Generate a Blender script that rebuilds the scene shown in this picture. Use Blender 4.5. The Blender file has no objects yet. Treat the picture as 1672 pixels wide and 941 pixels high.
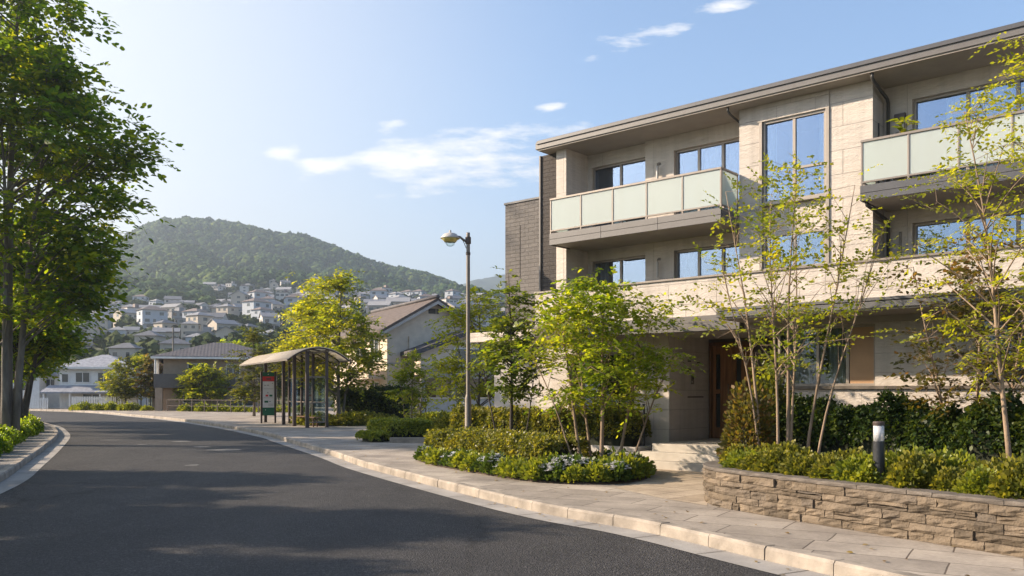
import bpy, bmesh, math, random
import numpy as np
from mathutils import Vector, Matrix, Euler
R = math.radians
scene = bpy.context.scene
col = scene.collection
F, CX, HY, CZ = 1400.0, 836.0, 640.0, 1.8      # focal length in photo pixels, principal column, horizon row, eye height
PV = 0.15                                       # pavement level above the road

def G(px, py, z=PV):
    t = (CZ - z) * F / (py - HY)
    return ((px - CX) / F * t, t)
def AT(px, t):
    return ((px - CX) / F * t, t)
def ZZ(py, t):
    return CZ + (HY - py) * t / F

# ------------------------------------------------------------------ objects
def link(o, parent=None):
    col.objects.link(o)
    if parent is not None:
        o.parent = parent
    return o
def tag(o, label=None, cat=None, group=None, kind=None):
    if label: o['label'] = label
    if cat: o['category'] = cat
    if group: o['group'] = group
    if kind: o['kind'] = kind
    return o
def empty(name, loc=(0, 0, 0), rz=0.0):
    o = bpy.data.objects.new(name, None)
    o.empty_display_size = 0.2
    o.location = loc; o.rotation_euler = (0, 0, rz)
    return link(o)
def copy_tree(o, parent=None, share=True):
    c = o.copy(); link(c, parent)
    for ch in list(o.children):
        if ch.parent == o: copy_tree(ch, c)
    return c

class MB:
    """collects faces and links them as one mesh object"""
    def __init__(s): s.v = []; s.f = []; s.mi = []; s.m = 0
    def add(s, vs, fs):
        b = len(s.v); s.v.extend([tuple(p) for p in vs])
        for f in fs: s.f.append(tuple(i + b for i in f)); s.mi.append(s.m)
        return s
    def box(s, x0, x1, y0, y1, z0, z1):
        if x0 > x1: x0, x1 = x1, x0
        if y0 > y1: y0, y1 = y1, y0
        if z0 > z1: z0, z1 = z1, z0
        return s.add([(x0,y0,z0),(x1,y0,z0),(x1,y1,z0),(x0,y1,z0),(x0,y0,z1),(x1,y0,z1),(x1,y1,z1),(x0,y1,z1)],
              [(0,3,2,1),(4,5,6,7),(0,1,5,4),(1,2,6,5),(2,3,7,6),(3,0,4,7)])
    def prism(s, poly, z0, z1):
        n = len(poly)
        if sum(poly[i][0]*poly[(i+1)%n][1]-poly[(i+1)%n][0]*poly[i][1] for i in range(n)) < 0: poly = poly[::-1]
        vs = [(p[0],p[1],z0) for p in poly] + [(p[0],p[1],z1) for p in poly]
        fs = [tuple(range(n-1,-1,-1)), tuple(range(n,2*n))]
        fs += [(i,(i+1)%n,n+(i+1)%n,n+i) for i in range(n)]
        return s.add(vs, fs)
    def extrude(s, poly, axis, a, b):
        """poly of (p,q) extruded along an axis 'x' (p=y,q=z) or 'y' (p=x,q=z)"""
        n = len(poly)
        mk = (lambda p,t:(t,p[0],p[1])) if axis=='x' else (lambda p,t:(p[0],t,p[1]))
        vs = [mk(p,a) for p in poly]+[mk(p,b) for p in poly]
        fs = [tuple(range(n)), tuple(range(2*n-1,n-1,-1))]
        fs += [(i,n+i,n+(i+1)%n,(i+1)%n) for i in range(n)]
        return s.add(vs, fs)
    def tube(s, pts, rad, n=6, cap=True):
        pts = [Vector(p) for p in pts]
        if not hasattr(rad,'__len__'): rad = [rad]*len(pts)
        vs=[]; fs=[]
        prev=None
        for i,p in enumerate(pts):
            d = (pts[min(i+1,len(pts)-1)]-pts[max(i-1,0)])
            if d.length<1e-9: d=Vector((0,0,1))
            d.normalize()
            if prev is None:
                a = d.orthogonal().normalized()
            else:
                a = prev-d*prev.dot(d)
                a = a.normalized() if a.length>1e-6 else d.orthogonal().normalized()
            prev=a; b=d.cross(a)
            for k in range(n):
                t=2*math.pi*k/n
                vs.append(p+(a*math.cos(t)+b*math.sin(t))*rad[i])
        for i in range(len(pts)-1):
            for k in range(n):
                fs.append((i*n+k,i*n+(k+1)%n,(i+1)*n+(k+1)%n,(i+1)*n+k))
        if cap:
            fs.append(tuple(range(n-1,-1,-1))); fs.append(tuple(range((len(pts)-1)*n,len(pts)*n)))
        return s.add(vs,fs)
    def lathe(s, prof, n=16, c=(0,0)):
        vs=[];fs=[]
        for r,z in prof:
            for k in range(n):
                t=2*math.pi*k/n; vs.append((c[0]+r*math.cos(t),c[1]+r*math.sin(t),z))
        for i in range(len(prof)-1):
            for k in range(n):
                fs.append((i*n+k,i*n+(k+1)%n,(i+1)*n+(k+1)%n,(i+1)*n+k))
        fs.append(tuple(range(n-1,-1,-1))); fs.append(tuple(range((len(prof)-1)*n,len(prof)*n)))
        return s.add(vs,fs)
    def build(s, name, mats, parent=None, smooth=False, bevel=0, fix=True):
        me = bpy.data.meshes.new(name)
        me.from_pydata(s.v, [], s.f)
        if not isinstance(mats,(list,tuple)): mats=[mats]
        for m in mats: me.materials.append(m)
        if len(mats)>1: me.polygons.foreach_set('material_index', s.mi)
        if fix:
            bm=bmesh.new(); bm.from_mesh(me); bmesh.ops.recalc_face_normals(bm,faces=bm.faces); bm.to_mesh(me); bm.free()
        if smooth: me.polygons.foreach_set('use_smooth',[True]*len(me.polygons))
        me.update()
        o = bpy.data.objects.new(name, me)
        if bevel:
            b=o.modifiers.new('bevel','BEVEL'); b.width=bevel; b.segments=2; b.limit_method='ANGLE'; b.angle_limit=R(40)
        return link(o,parent)

def np_object(name, V, Q, mat, parent=None, smooth=False):
    """V (n,3), Q (m,k) numpy -> one mesh object"""
    me = bpy.data.meshes.new(name)
    V=np.asarray(V,dtype=np.float32); Q=np.asarray(Q,dtype=np.int32); k=Q.shape[1]
    me.vertices.add(len(V)); me.vertices.foreach_set('co',V.ravel())
    me.loops.add(Q.size); me.loops.foreach_set('vertex_index',Q.ravel())
    me.polygons.add(len(Q)); me.polygons.foreach_set('loop_start',np.arange(len(Q),dtype=np.int32)*k)
    try: me.polygons.foreach_set('loop_total',np.full(len(Q),k,dtype=np.int32))
    except Exception: pass
    for m in (mat if isinstance(mat,(list,tuple)) else [mat]): me.materials.append(m)
    if smooth: me.polygons.foreach_set('use_smooth',np.ones(len(Q),dtype=bool))
    me.update(calc_edges=True); me.validate()
    return link(bpy.data.objects.new(name,me),parent)

# ------------------------------------------------------------------ materials
def newmat(name):
    m=bpy.data.materials.new(name); m.use_nodes=True
    nt=m.node_tree; nt.nodes.clear()
    return m,nt
def N(nt,t,**kw):
    n=nt.nodes.new(t)
    for k,v in kw.items():
        if k in n.inputs.keys() if hasattr(n.inputs,'keys') else False: n.inputs[k].default_value=v
        else: setattr(n,k,v)
    return n
def L(nt,a,b): nt.links.new(a,b)
def c4(c): return (c[0],c[1],c[2],1.0)
def ramp(nt, fac, stops):
    r=nt.nodes.new('ShaderNodeValToRGB'); e=r.color_ramp.elements
    while len(e)<len(stops): e.new(0.5)
    for i,(p,c) in enumerate(stops): e[i].position=p; e[i].color=c4(c)
    if fac is not None: L(nt,fac,r.inputs[0])
    return r
def noise(nt, vec, scale, detail=4, rough=0.55):
    n=nt.nodes.new('ShaderNodeTexNoise'); n.inputs['Scale'].default_value=scale
    n.inputs['Detail'].default_value=detail; n.inputs['Roughness'].default_value=rough
    if vec is not None: L(nt,vec,n.inputs['Vector'])
    return n
def objvec(nt, scale=(1,1,1), rot=(0,0,0)):
    tc=nt.nodes.new('ShaderNodeTexCoord'); mp=nt.nodes.new('ShaderNodeMapping')
    mp.inputs['Scale'].default_value=scale; mp.inputs['Rotation'].default_value=rot
    L(nt,tc.outputs['Object'],mp.inputs['Vector']); return mp.outputs[0]
def mixc(nt, fac, a, b, mode='MIX'):
    m=nt.nodes.new('ShaderNodeMix'); m.data_type='RGBA'; m.blend_type=mode
    for v,i in ((fac,0),(a,6),(b,7)):
        if hasattr(v,'is_linked') or hasattr(v,'links'): L(nt,v,m.inputs[i])
        elif isinstance(v,(int,float)): m.inputs[i].default_value=v
        else: m.inputs[i].default_value=c4(v)
    return m.outputs[2]
def math_(nt, op, a, b=None, clamp=False):
    m=nt.nodes.new('ShaderNodeMath'); m.operation=op; m.use_clamp=clamp
    for i,v in enumerate((a,b)):
        if v is None: continue
        if isinstance(v,(int,float)): m.inputs[i].default_value=v
        else: L(nt,v,m.inputs[i])
    return m.outputs[0]
def finish(m,nt,color,rough=0.7,metal=0.0,bump=None,bstr=0.3,bdist=0.02,spec=0.4):
    p=nt.nodes.new('ShaderNodeBsdfPrincipled'); o=nt.nodes.new('ShaderNodeOutputMaterial')
    if isinstance(color,(tuple,list)): p.inputs['Base Color'].default_value=c4(color)
    else: L(nt,color,p.inputs['Base Color'])
    if isinstance(rough,(int,float)): p.inputs['Roughness'].default_value=rough
    else: L(nt,rough,p.inputs['Roughness'])
    p.inputs['Metallic'].default_value=metal
    p.inputs['Specular IOR Level'].default_value=spec
    if bump is not None:
        b=nt.nodes.new('ShaderNodeBump'); b.inputs['Strength'].default_value=bstr; b.inputs['Distance'].default_value=bdist
        L(nt,bump,b.inputs['Height']); L(nt,b.outputs[0],p.inputs['Normal'])
    L(nt,p.outputs[0],o.inputs[0]); return m
def plain(name, c, rough=0.6, metal=0.0, var=0.18, sc=3.0, bstr=0.12, spec=0.4, stretch=(1,1,1)):
    m,nt=newmat(name); v=objvec(nt,stretch)
    n1=noise(nt,v,sc,6); n2=noise(nt,v,sc*14,3)
    lo=tuple(x*(1-var) for x in c); hi=tuple(min(1,x*(1+var)) for x in c)
    r=ramp(nt,n1.outputs[0],[(0.3,lo),(0.7,hi)])
    rr=ramp(nt,n2.outputs[0],[(0.3,(max(0,rough-.08),)*3),(0.7,(min(1,rough+.08),)*3)])
    return finish(m,nt,r.outputs[0],rr.outputs[0],metal,n2.outputs[0],bstr,0.01,spec)
def leafmat(name, cols, trans=0.4, spec=0.25, tcol=None, clump=0.7):
    m,nt=newmat(name)
    g=nt.nodes.new('ShaderNodeNewGeometry')
    tc=nt.nodes.new('ShaderNodeTexCoord')
    n=noise(nt,tc.outputs['Object'],clump,2)
    f=math_(nt,'ADD',math_(nt,'MULTIPLY',g.outputs['Random Per Island'],0.55),math_(nt,'MULTIPLY',math_(nt,'SUBTRACT',n.outputs[0],0.27),1.0))
    k=len(cols)
    r=ramp(nt,f,[(0.08+0.84*i/(k-1),c) for i,c in enumerate(cols)])
    p=nt.nodes.new('ShaderNodeBsdfPrincipled'); p.inputs['Roughness'].default_value=0.42
    p.inputs['Specular IOR Level'].default_value=spec
    L(nt,r.outputs[0],p.inputs['Base Color'])
    t=nt.nodes.new('ShaderNodeBsdfTranslucent')
    tint=mixc(nt,1.0,r.outputs[0],tcol or (2.8,2.6,0.9),'MULTIPLY')
    L(nt,tint,t.inputs[0])
    mx=nt.nodes.new('ShaderNodeMixShader'); mx.inputs[0].default_value=trans
    L(nt,p.outputs[0],mx.inputs[1]); L(nt,t.outputs[0],mx.inputs[2])
    o=nt.nodes.new('ShaderNodeOutputMaterial'); L(nt,mx.outputs[0],o.inputs[0])
    return m

M={}
# stone cladding of the apartment block, laid in wide courses with open pores
def cladding(name, base, bw, bh, dark=0.58, joint=0.008, stain=0.12, pits=0.6):
    m,nt=newmat(name)
    tc=nt.nodes.new('ShaderNodeTexCoord'); sp=nt.nodes.new('ShaderNodeSeparateXYZ'); L(nt,tc.outputs['Object'],sp.inputs[0])
    cb=nt.nodes.new('ShaderNodeCombineXYZ'); L(nt,math_(nt,'ADD',sp.outputs[0],sp.outputs[1]),cb.inputs[0]); L(nt,sp.outputs[2],cb.inputs[1])
    br=nt.nodes.new('ShaderNodeTexBrick'); L(nt,cb.outputs[0],br.inputs['Vector'])
    br.inputs['Scale'].default_value=1; br.inputs['Brick Width'].default_value=bw; br.inputs['Row Height'].default_value=bh
    br.inputs['Mortar Size'].default_value=joint; br.inputs['Mortar Smooth'].default_value=0.3
    br.inputs['Color1'].default_value=c4(base); br.inputs['Color2'].default_value=c4(tuple(x*0.9 for x in base))
    br.inputs['Mortar'].default_value=c4(tuple(x*dark for x in base)); br.offset=0.37
    st=nt.nodes.new('ShaderNodeMapping'); st.inputs['Scale'].default_value=(1,1,4); L(nt,tc.outputs['Object'],st.inputs[0])
    n1=noise(nt,st.outputs[0],2.2,7,0.62); n2=noise(nt,st.outputs[0],14,5,0.6); n3=noise(nt,tc.outputs['Object'],0.7,4)
    c=mixc(nt,stain*3,br.outputs[0],ramp(nt,n1.outputs[0],[(0.25,tuple(x*.72 for x in base)),(0.75,tuple(min(1,x*1.14) for x in base))]).outputs[0])
    c=mixc(nt,1.0,c,ramp(nt,n3.outputs[0],[(0.3,(1-stain,)*3),(0.7,(1,1,1))]).outputs[0],'MULTIPLY')
    sv=nt.nodes.new('ShaderNodeMapping'); sv.inputs['Scale'].default_value=(2.6,2.6,.22); L(nt,tc.outputs['Object'],sv.inputs[0]); n4=noise(nt,sv.outputs[0],1.6,5,.6)
    c=mixc(nt,1.0,c,ramp(nt,n4.outputs[0],[(0.3,(0.84,.835,.83)),(0.55,(1,1,1))]).outputs[0],'MULTIPLY')
    h=math_(nt,'ADD',math_(nt,'MULTIPLY',n2.outputs[0],pits),math_(nt,'MULTIPLY',n1.outputs[0],0.8))
    h=math_(nt,'SUBTRACT',h,math_(nt,'MULTIPLY',br.outputs['Fac'],0.7))
    return finish(m,nt,c,0.82,0,h,0.8,0.04,0.25)
M['stone']=cladding('cladding_stone',(0.57,0.515,0.46),1.15,0.46)
M['stone_fine']=cladding('cladding_stone_panel',(0.56,0.505,0.45),0.8,0.36,joint=0.005)
M['wall_light']=cladding('recess_plaster',(0.57,0.51,0.45),1.4,1.1,pits=0.25,joint=0.004)
M['brown_tile']=cladding('brown_tile',(0.175,0.162,0.152),0.34,0.11,dark=0.55,joint=0.008)
M['dark_tile']=cladding('dark_tile',(0.075,0.066,0.06),0.30,0.10,dark=0.5,joint=0.008)
M['fascia']=plain('painted_fascia',(0.115,0.108,0.104),0.45,0.0,0.08)
M['fascia_dark']=plain('dark_metal_fascia',(0.075,0.075,0.08),0.4,0.1,0.1)
M['canopy']=plain('canopy_metal',(0.10,0.10,0.105),0.42,0.1,0.12)
M['soffit']=plain('soffit_board',(0.34,0.30,0.26),0.7,0,0.07)
M['rail']=plain('bronze_rail',(0.21,0.18,0.155),0.38,0.3,0.08)
M['frame']=plain('window_frame',(0.27,0.235,0.20),0.4,0.25,0.06)
M['pipe']=plain('downpipe',(0.06,0.058,0.056),0.45,0.1,0.1)
M['wood']=plain('door_wood',(0.21,0.10,0.045),0.42,0,0.4,2.0,0.15,stretch=(9,9,0.6))
M['wood_dark']=plain('door_panel_wood',(0.12,0.06,0.03),0.42,0,0.4,2.0,0.15,stretch=(9,9,0.6))
M['blind_tan']=plain('tan_blind',(0.36,0.22,0.12),0.6,0,0.2,1.5)
M['room']=plain('room_interior',(0.34,0.30,0.26),0.8,0,0.1)
M['curtain']=plain('white_curtain',(0.66,0.66,0.64),0.9,0,0.08)
M['step']=plain('step_stone',(0.42,0.385,0.335),0.75,0,0.15,2.5,0.2)
M['coping']=plain('coping_stone',(0.115,0.098,0.082),0.85,0,0.35,5,0.6)
M['kerb']=plain('kerb_concrete',(0.27,0.235,0.195),0.85,0,0.4,2.5,0.5)
M['gutter']=plain('gutter_concrete',(0.27,0.255,0.235),0.85,0,0.25,1.2,0.35)
M['soil']=plain('soil',(0.05,0.035,0.024),0.95,0,0.4,6,1.0)
M['bark']=plain('grey_bark',(0.14,0.12,0.10),0.9,0,0.4,5,0.9,stretch=(1,1,0.25))
M['bark_pale']=plain('pale_bark',(0.24,0.175,0.12),0.85,0,0.35,6,0.6,stretch=(1,1,0.3))
M['bark_dark']=plain('dark_bark',(0.055,0.045,0.038),0.9,0,0.4,5,0.9,stretch=(1,1,0.25))
M['steel_dark']=plain('dark_bronze_steel',(0.065,0.048,0.042),0.45,0.2,0.12)
M['steel_grey']=plain('grey_steel',(0.165,0.142,0.12),0.45,0.2,0.12)
M['lamp_white']=plain('lamp_enamel',(0.44,0.415,0.385),0.4,0,0.08)
M['lamp_gold']=plain('lamp_reflector',(0.55,0.47,0.16),0.3,0.2,0.08)
M['black']=plain('charcoal_paint',(0.028,0.030,0.034),0.4,0,0.15)
M['white']=plain('white_render',(0.66,0.65,0.62),0.8,0,0.08)
M['cream']=plain('cream_render',(0.60,0.505,0.405),0.85,0,0.1)
M['beige']=plain('beige_render',(0.36,0.31,0.255),0.85,0,0.12)
M['beige_dark']=plain('tan_render',(0.30,0.235,0.175),0.85,0,0.12)
M['grey_wall']=plain('grey_render',(0.40,0.375,0.35),0.85,0,0.12)
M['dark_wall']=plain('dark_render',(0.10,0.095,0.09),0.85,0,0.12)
M['winglass']=plain('dark_window',(0.03,0.038,0.045),0.12,0,0.1,spec=0.8)
def roof_tiles(name,c,s=0.28):
    m,nt=newmat(name); v=objvec(nt)
    w=nt.nodes.new('ShaderNodeTexWave'); w.inputs['Scale'].default_value=1.1; w.bands_direction='X'; L(nt,v,w.inputs[0])
    n=noise(nt,v,3.5,5); r=ramp(nt,n.outputs[0],[(0.3,tuple(x*.65 for x in c)),(0.7,tuple(x*1.25 for x in c))])
    return finish(m,nt,r.outputs[0],0.7,0,math_(nt,'ADD',w.outputs['Fac'],n.outputs[0]),0.35,0.03)
M['roof_brown']=roof_tiles('brown_roof_tiles',(0.10,0.075,0.062))
M['roof_grey']=roof_tiles('grey_roof_tiles',(0.085,0.078,0.082))
M['roof_pale']=roof_tiles('pale_roof_sheet',(0.27,0.28,0.31))
# glazing
def glass(name, tint, refl, rough=0.0, fk=0.9):
    m,nt=newmat(name)
    lw=nt.nodes.new('ShaderNodeLayerWeight'); lw.inputs[0].default_value=0.35
    f=math_(nt,'ADD',math_(nt,'MULTIPLY',lw.outputs['Fresnel'],fk),refl,True)
    t=nt.nodes.new('ShaderNodeBsdfTransparent'); t.inputs[0].default_value=c4(tint)
    g=nt.nodes.new('ShaderNodeBsdfGlossy'); g.inputs['Roughness'].default_value=rough; g.inputs[0].default_value=(0.52,0.63,0.82,1)
    n=noise(nt,objvec(nt),0.9,2); b=nt.nodes.new('ShaderNodeBump'); b.inputs['Strength'].default_value=0.015; b.inputs['Distance'].default_value=0.05
    L(nt,n.outputs[0],b.inputs['Height']); L(nt,b.outputs[0],g.inputs['Normal'])
    mx=nt.nodes.new('ShaderNodeMixShader'); L(nt,f,mx.inputs[0]); L(nt,t.outputs[0],mx.inputs[1]); L(nt,g.outputs[0],mx.inputs[2])
    o=nt.nodes.new('ShaderNodeOutputMaterial'); L(nt,mx.outputs[0],o.inputs[0]); return m
M['glass']=glass('window_glass',(0.86,0.89,0.89),0.24)
M['glass_shelter']=glass('shelter_glass',(0.90,0.94,0.92),0.02,fk=.35)
M['glass_dim']=glass('dim_window_glass',(0.70,0.72,0.70),0.03)
def frosted(name,c):
    m,nt=newmat(name)
    p=nt.nodes.new('ShaderNodeBsdfPrincipled'); p.inputs['Base Color'].default_value=c4(c); p.inputs['Roughness'].default_value=0.22
    p.inputs['Specular IOR Level'].default_value=0.7
    t=nt.nodes.new('ShaderNodeBsdfTranslucent'); t.inputs[0].default_value=c4(tuple(min(1,x*1.1) for x in c))
    tr=nt.nodes.new('ShaderNodeBsdfTransparent'); tr.inputs[0].default_value=(0.8,0.9,0.87,1)
    a=nt.nodes.new('ShaderNodeMixShader'); a.inputs[0].default_value=0.4; L(nt,p.outputs[0],a.inputs[1]); L(nt,t.outputs[0],a.inputs[2])
    b=nt.nodes.new('ShaderNodeMixShader'); b.inputs[0].default_value=0.2; L(nt,a.outputs[0],b.inputs[1]); L(nt,tr.outputs[0],b.inputs[2])
    o=nt.nodes.new('ShaderNodeOutputMaterial'); L(nt,b.outputs[0],o.inputs[0]); return m
M['frosted']=frosted('frosted_glass',(0.60,0.645,0.62))
M['canopy_sheet']=frosted('shelter_roof_sheet',(0.72,0.63,0.53))
# foliage
M['lf_deep']=leafmat('deep_green_leaves',[(0.03,0.07,0.008),(0.085,0.14,0.010),(0.25,0.25,0.015)],0.58)
M['lf_mid']=leafmat('fresh_green_leaves',[(0.045,0.09,0.012),(0.12,0.18,0.018),(0.27,0.28,0.028)],0.45)
M['lf_lime']=leafmat('lime_leaves',[(0.06,0.10,0.012),(0.16,0.19,0.02),(0.34,0.31,0.03)],0.45)
M['lf_yellow']=leafmat('yellow_green_leaves',[(0.09,0.125,0.015),(0.21,0.23,0.02),(0.38,0.35,0.035)],0.45)
M['lf_olive']=leafmat('olive_leaves',[(0.03,0.045,0.012),(0.07,0.085,0.018),(0.15,0.14,0.03)],0.35)
M['lf_rust']=leafmat('reddish_green_leaves',[(0.035,0.04,0.015),(0.09,0.085,0.02),(0.20,0.10,0.04)],0.35)
M['lf_hedge']=leafmat('hedge_leaves',[(0.035,0.05,0.012),(0.11,0.12,0.022),(0.27,0.24,0.05)],0.35,clump=2.5)
M['lf_hedge_dark']=leafmat('dark_hedge_leaves',[(0.012,0.025,0.008),(0.03,0.055,0.012),(0.09,0.11,0.02)],0.3,clump=2.0)
M['lf_hedge_bright']=leafmat('bright_hedge_leaves',[(0.07,0.10,0.015),(0.15,0.18,0.025),(0.27,0.27,0.04)],0.3,clump=2.5)
M['lf_cover']=leafmat('ground_cover_leaves',[(0.02,0.045,0.012),(0.05,0.085,0.02),(0.10,0.13,0.03)],0.3,clump=3)
M['hedge_core']=plain('hedge_twigs',(0.016,0.02,0.009),0.95,0,0.4,8,0.8)
M['lf_slim']=leafmat('mid_green_leaves',[(0.03,0.06,0.012),(0.08,0.115,0.018),(0.19,0.20,0.03)],0.42)
M['lf_maple']=leafmat('maple_leaves',[(0.05,0.10,0.012),(0.15,0.20,0.018),(0.33,0.33,0.03)],0.48)
M['flower']=leafmat('white_petals',[(0.62,0.64,0.66),(0.72,0.72,0.72),(0.8,0.8,0.8)],0.25,tcol=(1,1,1))

# ------------------------------------------------------------------ foliage geometry
def nrm(a): return a/np.maximum(np.linalg.norm(a,axis=-1,keepdims=True),1e-9)
def leaf_quads(P, A, Nn, ln, w=0.34, fold=0.10, droop=0.12):
    """leaf blades: base P, axis A, normal Nn, length ln -> verts, hexagonal faces"""
    S=nrm(np.cross(A,Nn)); ln=ln[:,None]
    a=P+A*ln*0.28; b=P+A*ln*0.66
    up=Nn*ln*fold
    dr=np.array([0,0,-1.0])*ln*droop
    V=np.stack([P, a+S*ln*w*0.85+up, b+S*ln*w*0.75+up+dr*0.5, P+A*ln+dr, b-S*ln*w*0.75+up+dr*0.5, a-S*ln*w*0.85+up],1)
    n=len(P); Q=np.arange(n*6).reshape(n,6)
    return V.reshape(-1,3),Q
def sprays(rng,P,D,Lg,m,ln,droop=0.25,flat=0.35,w=0.34,spread=58):
    n=len(P)
    up=nrm(np.array([0,0,1.0])+rng.normal(0,flat,(n,3)))
    S=nrm(np.cross(D,up)); U=nrm(np.cross(S,D))
    s=(np.arange(m)+0.6)/m
    pos=P[:,None]+D[:,None]*(Lg[:,None]*s)[:,:,None]+np.array([0,0,-1.0])*((Lg[:,None]*s**2)[:,:,None]*droop)
    sg=np.where(np.arange(m)%2==0,1.0,-1.0); sg[-1]=0
    an=np.radians(spread)*(1.05-0.45*s)
    ax=D[:,None]*np.cos(an)[None,:,None]+S[:,None]*(sg*np.sin(an))[None,:,None]+rng.normal(0,0.2,(n,m,3))
    ax=nrm(ax); un=nrm(U[:,None]+rng.normal(0,0.28,(n,m,3)))
    lens=ln*(0.65+0.7*rng.random((n,m)))*(1.0-0.25*s)[None]
    return leaf_quads(pos.reshape(-1,3),ax.reshape(-1,3),un.reshape(-1,3),lens.reshape(-1),w)
def cat(parts):
    V=[];Q=[];b=0
    for v,q in parts: V.append(v);Q.append(q+b);b+=len(v)
    return np.concatenate(V),np.concatenate(Q)

def make_tree(name,label,loc,H,prof,z0,n_clump,per,leaf,bark,ln,Lg,m=8,stems=None,seed=1,cs=0.5,off=(0,0),lean=None,
              group=None,cat_='tree',r0=0.12,twig=0.010,droop=0.25,outward=1.0,extra=(),asx=1.0,asy=1.0,inner=0.35,rise=0.1,w=0.34,rz=0,spread=58):
    """prof: [(height fraction within crown, radius)]; z0 crown base; extra: (x,y,z,n) clumps added by hand"""
    rng=np.random.default_rng(seed); rd=random.Random(seed)
    root=empty(name,(loc[0],loc[1],loc[2] if len(loc)>2 else PV),rz); tag(root,label,cat_,group)
    wood=MB()
    stems=stems or [(0,0,0,0,0.9,1.0)]
    lines=[]
    for (dx,dy,lx,ly,hf,rf) in stems:
        pts=[];rad=[]
        n=9; ph=rd.random()*6
        for i in range(n):
            s=i/(n-1); wob=0.025*H*s*(1-0.3*s)
            e=s**1.25
            pts.append((dx+lx*e+wob*math.sin(ph+s*5.0)*0.5, dy+ly*e+wob*math.cos(ph*1.7+s*4.3)*0.5, -0.1+(H*hf+0.1)*s))
            rad.append(max(0.006,r0*rf*(1-0.86*s)*(1.25 if i==0 else 1)))
        wood.tube(pts,rad,8); lines.append((np.array(pts),rad))
    C=[]
    fr=np.array([p[0] for p in prof]); rr=np.array([p[1] for p in prof])
    while len(C)<n_clump:
        f=rng.random(); r=np.interp(f,fr,rr)
        if rng.random()>(r/rr.max())**1.2: continue
        th=rng.random()*2*math.pi; q=r*(inner+(1-inner)*rng.random()**0.6)
        C.append((off[0]*f+q*math.cos(th)*asx,off[1]*f+q*math.sin(th)*asy,z0+f*(H-z0),1.0))
    C+= [tuple(e) for e in extra]
    for pts,rad in lines:
        C.append((*pts[-1],.7)); C.append((*(pts[-2]*.6+pts[-1]*.4),.6))
    Vs=[]
    for (x,y,z,k) in C:
        best=None
        for pts,rad in lines:
            hd=math.hypot(x,y)
            za=z-0.5*min(hd,H*0.35)-0.1*rd.random()*H*0.3
            za=min(max(za,0.25*z0+0.12*H),pts[-1][2])
            ax=np.interp(za,pts[:,2],pts[:,0]); ay=np.interp(za,pts[:,2],pts[:,1]); ra=np.interp(za,pts[:,2],np.array(rad))
            d=math.hypot(x-ax,y-ay)+0.3*abs(z-za)
            if best is None or d<best[0]: best=(d,ax,ay,za,ra)
        d,ax,ay,za,ra=best
        mid=((ax*0.45+x*0.55)+rd.gauss(0,.04)*d,(ay*0.45+y*0.55)+rd.gauss(0,.04)*d,za*0.42+z*0.58+0.06*d)
        rb=min(ra*0.6,twig*1.2+0.011*d)
        bp=[]
        for i in range(6):
            s=i/5
            bp.append(tuple((1-s)**2*a+2*s*(1-s)*b+s*s*c for a,b,c in zip((ax,ay,za),mid,(x,y,z))))
        wood.tube(bp,[rb*(1-0.8*i/5)+twig*0.25 for i in range(6)],5,False)
        nn=max(1,int(per*k*(0.7+0.6*rng.random())))
        h=np.array([x-ax,y-ay,0.0]); hl=np.linalg.norm(h); h=h/hl if hl>1e-3 else np.array([1.0,0,0])
        P=np.array([x,y,z])+rng.normal(0,1,(nn,3))*np.array([cs,cs,cs*0.42])-h*Lg*0.3
        D=nrm(h*outward+np.array([0,0,rise])+rng.normal(0,0.55,(nn,3))*np.array([1,1,0.55]))
        Vs.append(sprays(rng,P,D,Lg*(0.6+0.7*rng.random(nn)),m,ln,droop,w=w,spread=spread))
        for j in range(0,nn,3):
            wood.tube([(x,y,z),tuple(P[j]),tuple(P[j]+D[j]*Lg*0.8-np.array([0,0,droop*Lg*0.5]))],[twig*0.7,twig*0.55,twig*0.3],4,False)
    wood.build('trunk',bark,root,smooth=True,fix=False)
    V,Q=cat(Vs)
    np_object('crown',V,Q,leaf,root)
    return root

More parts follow.
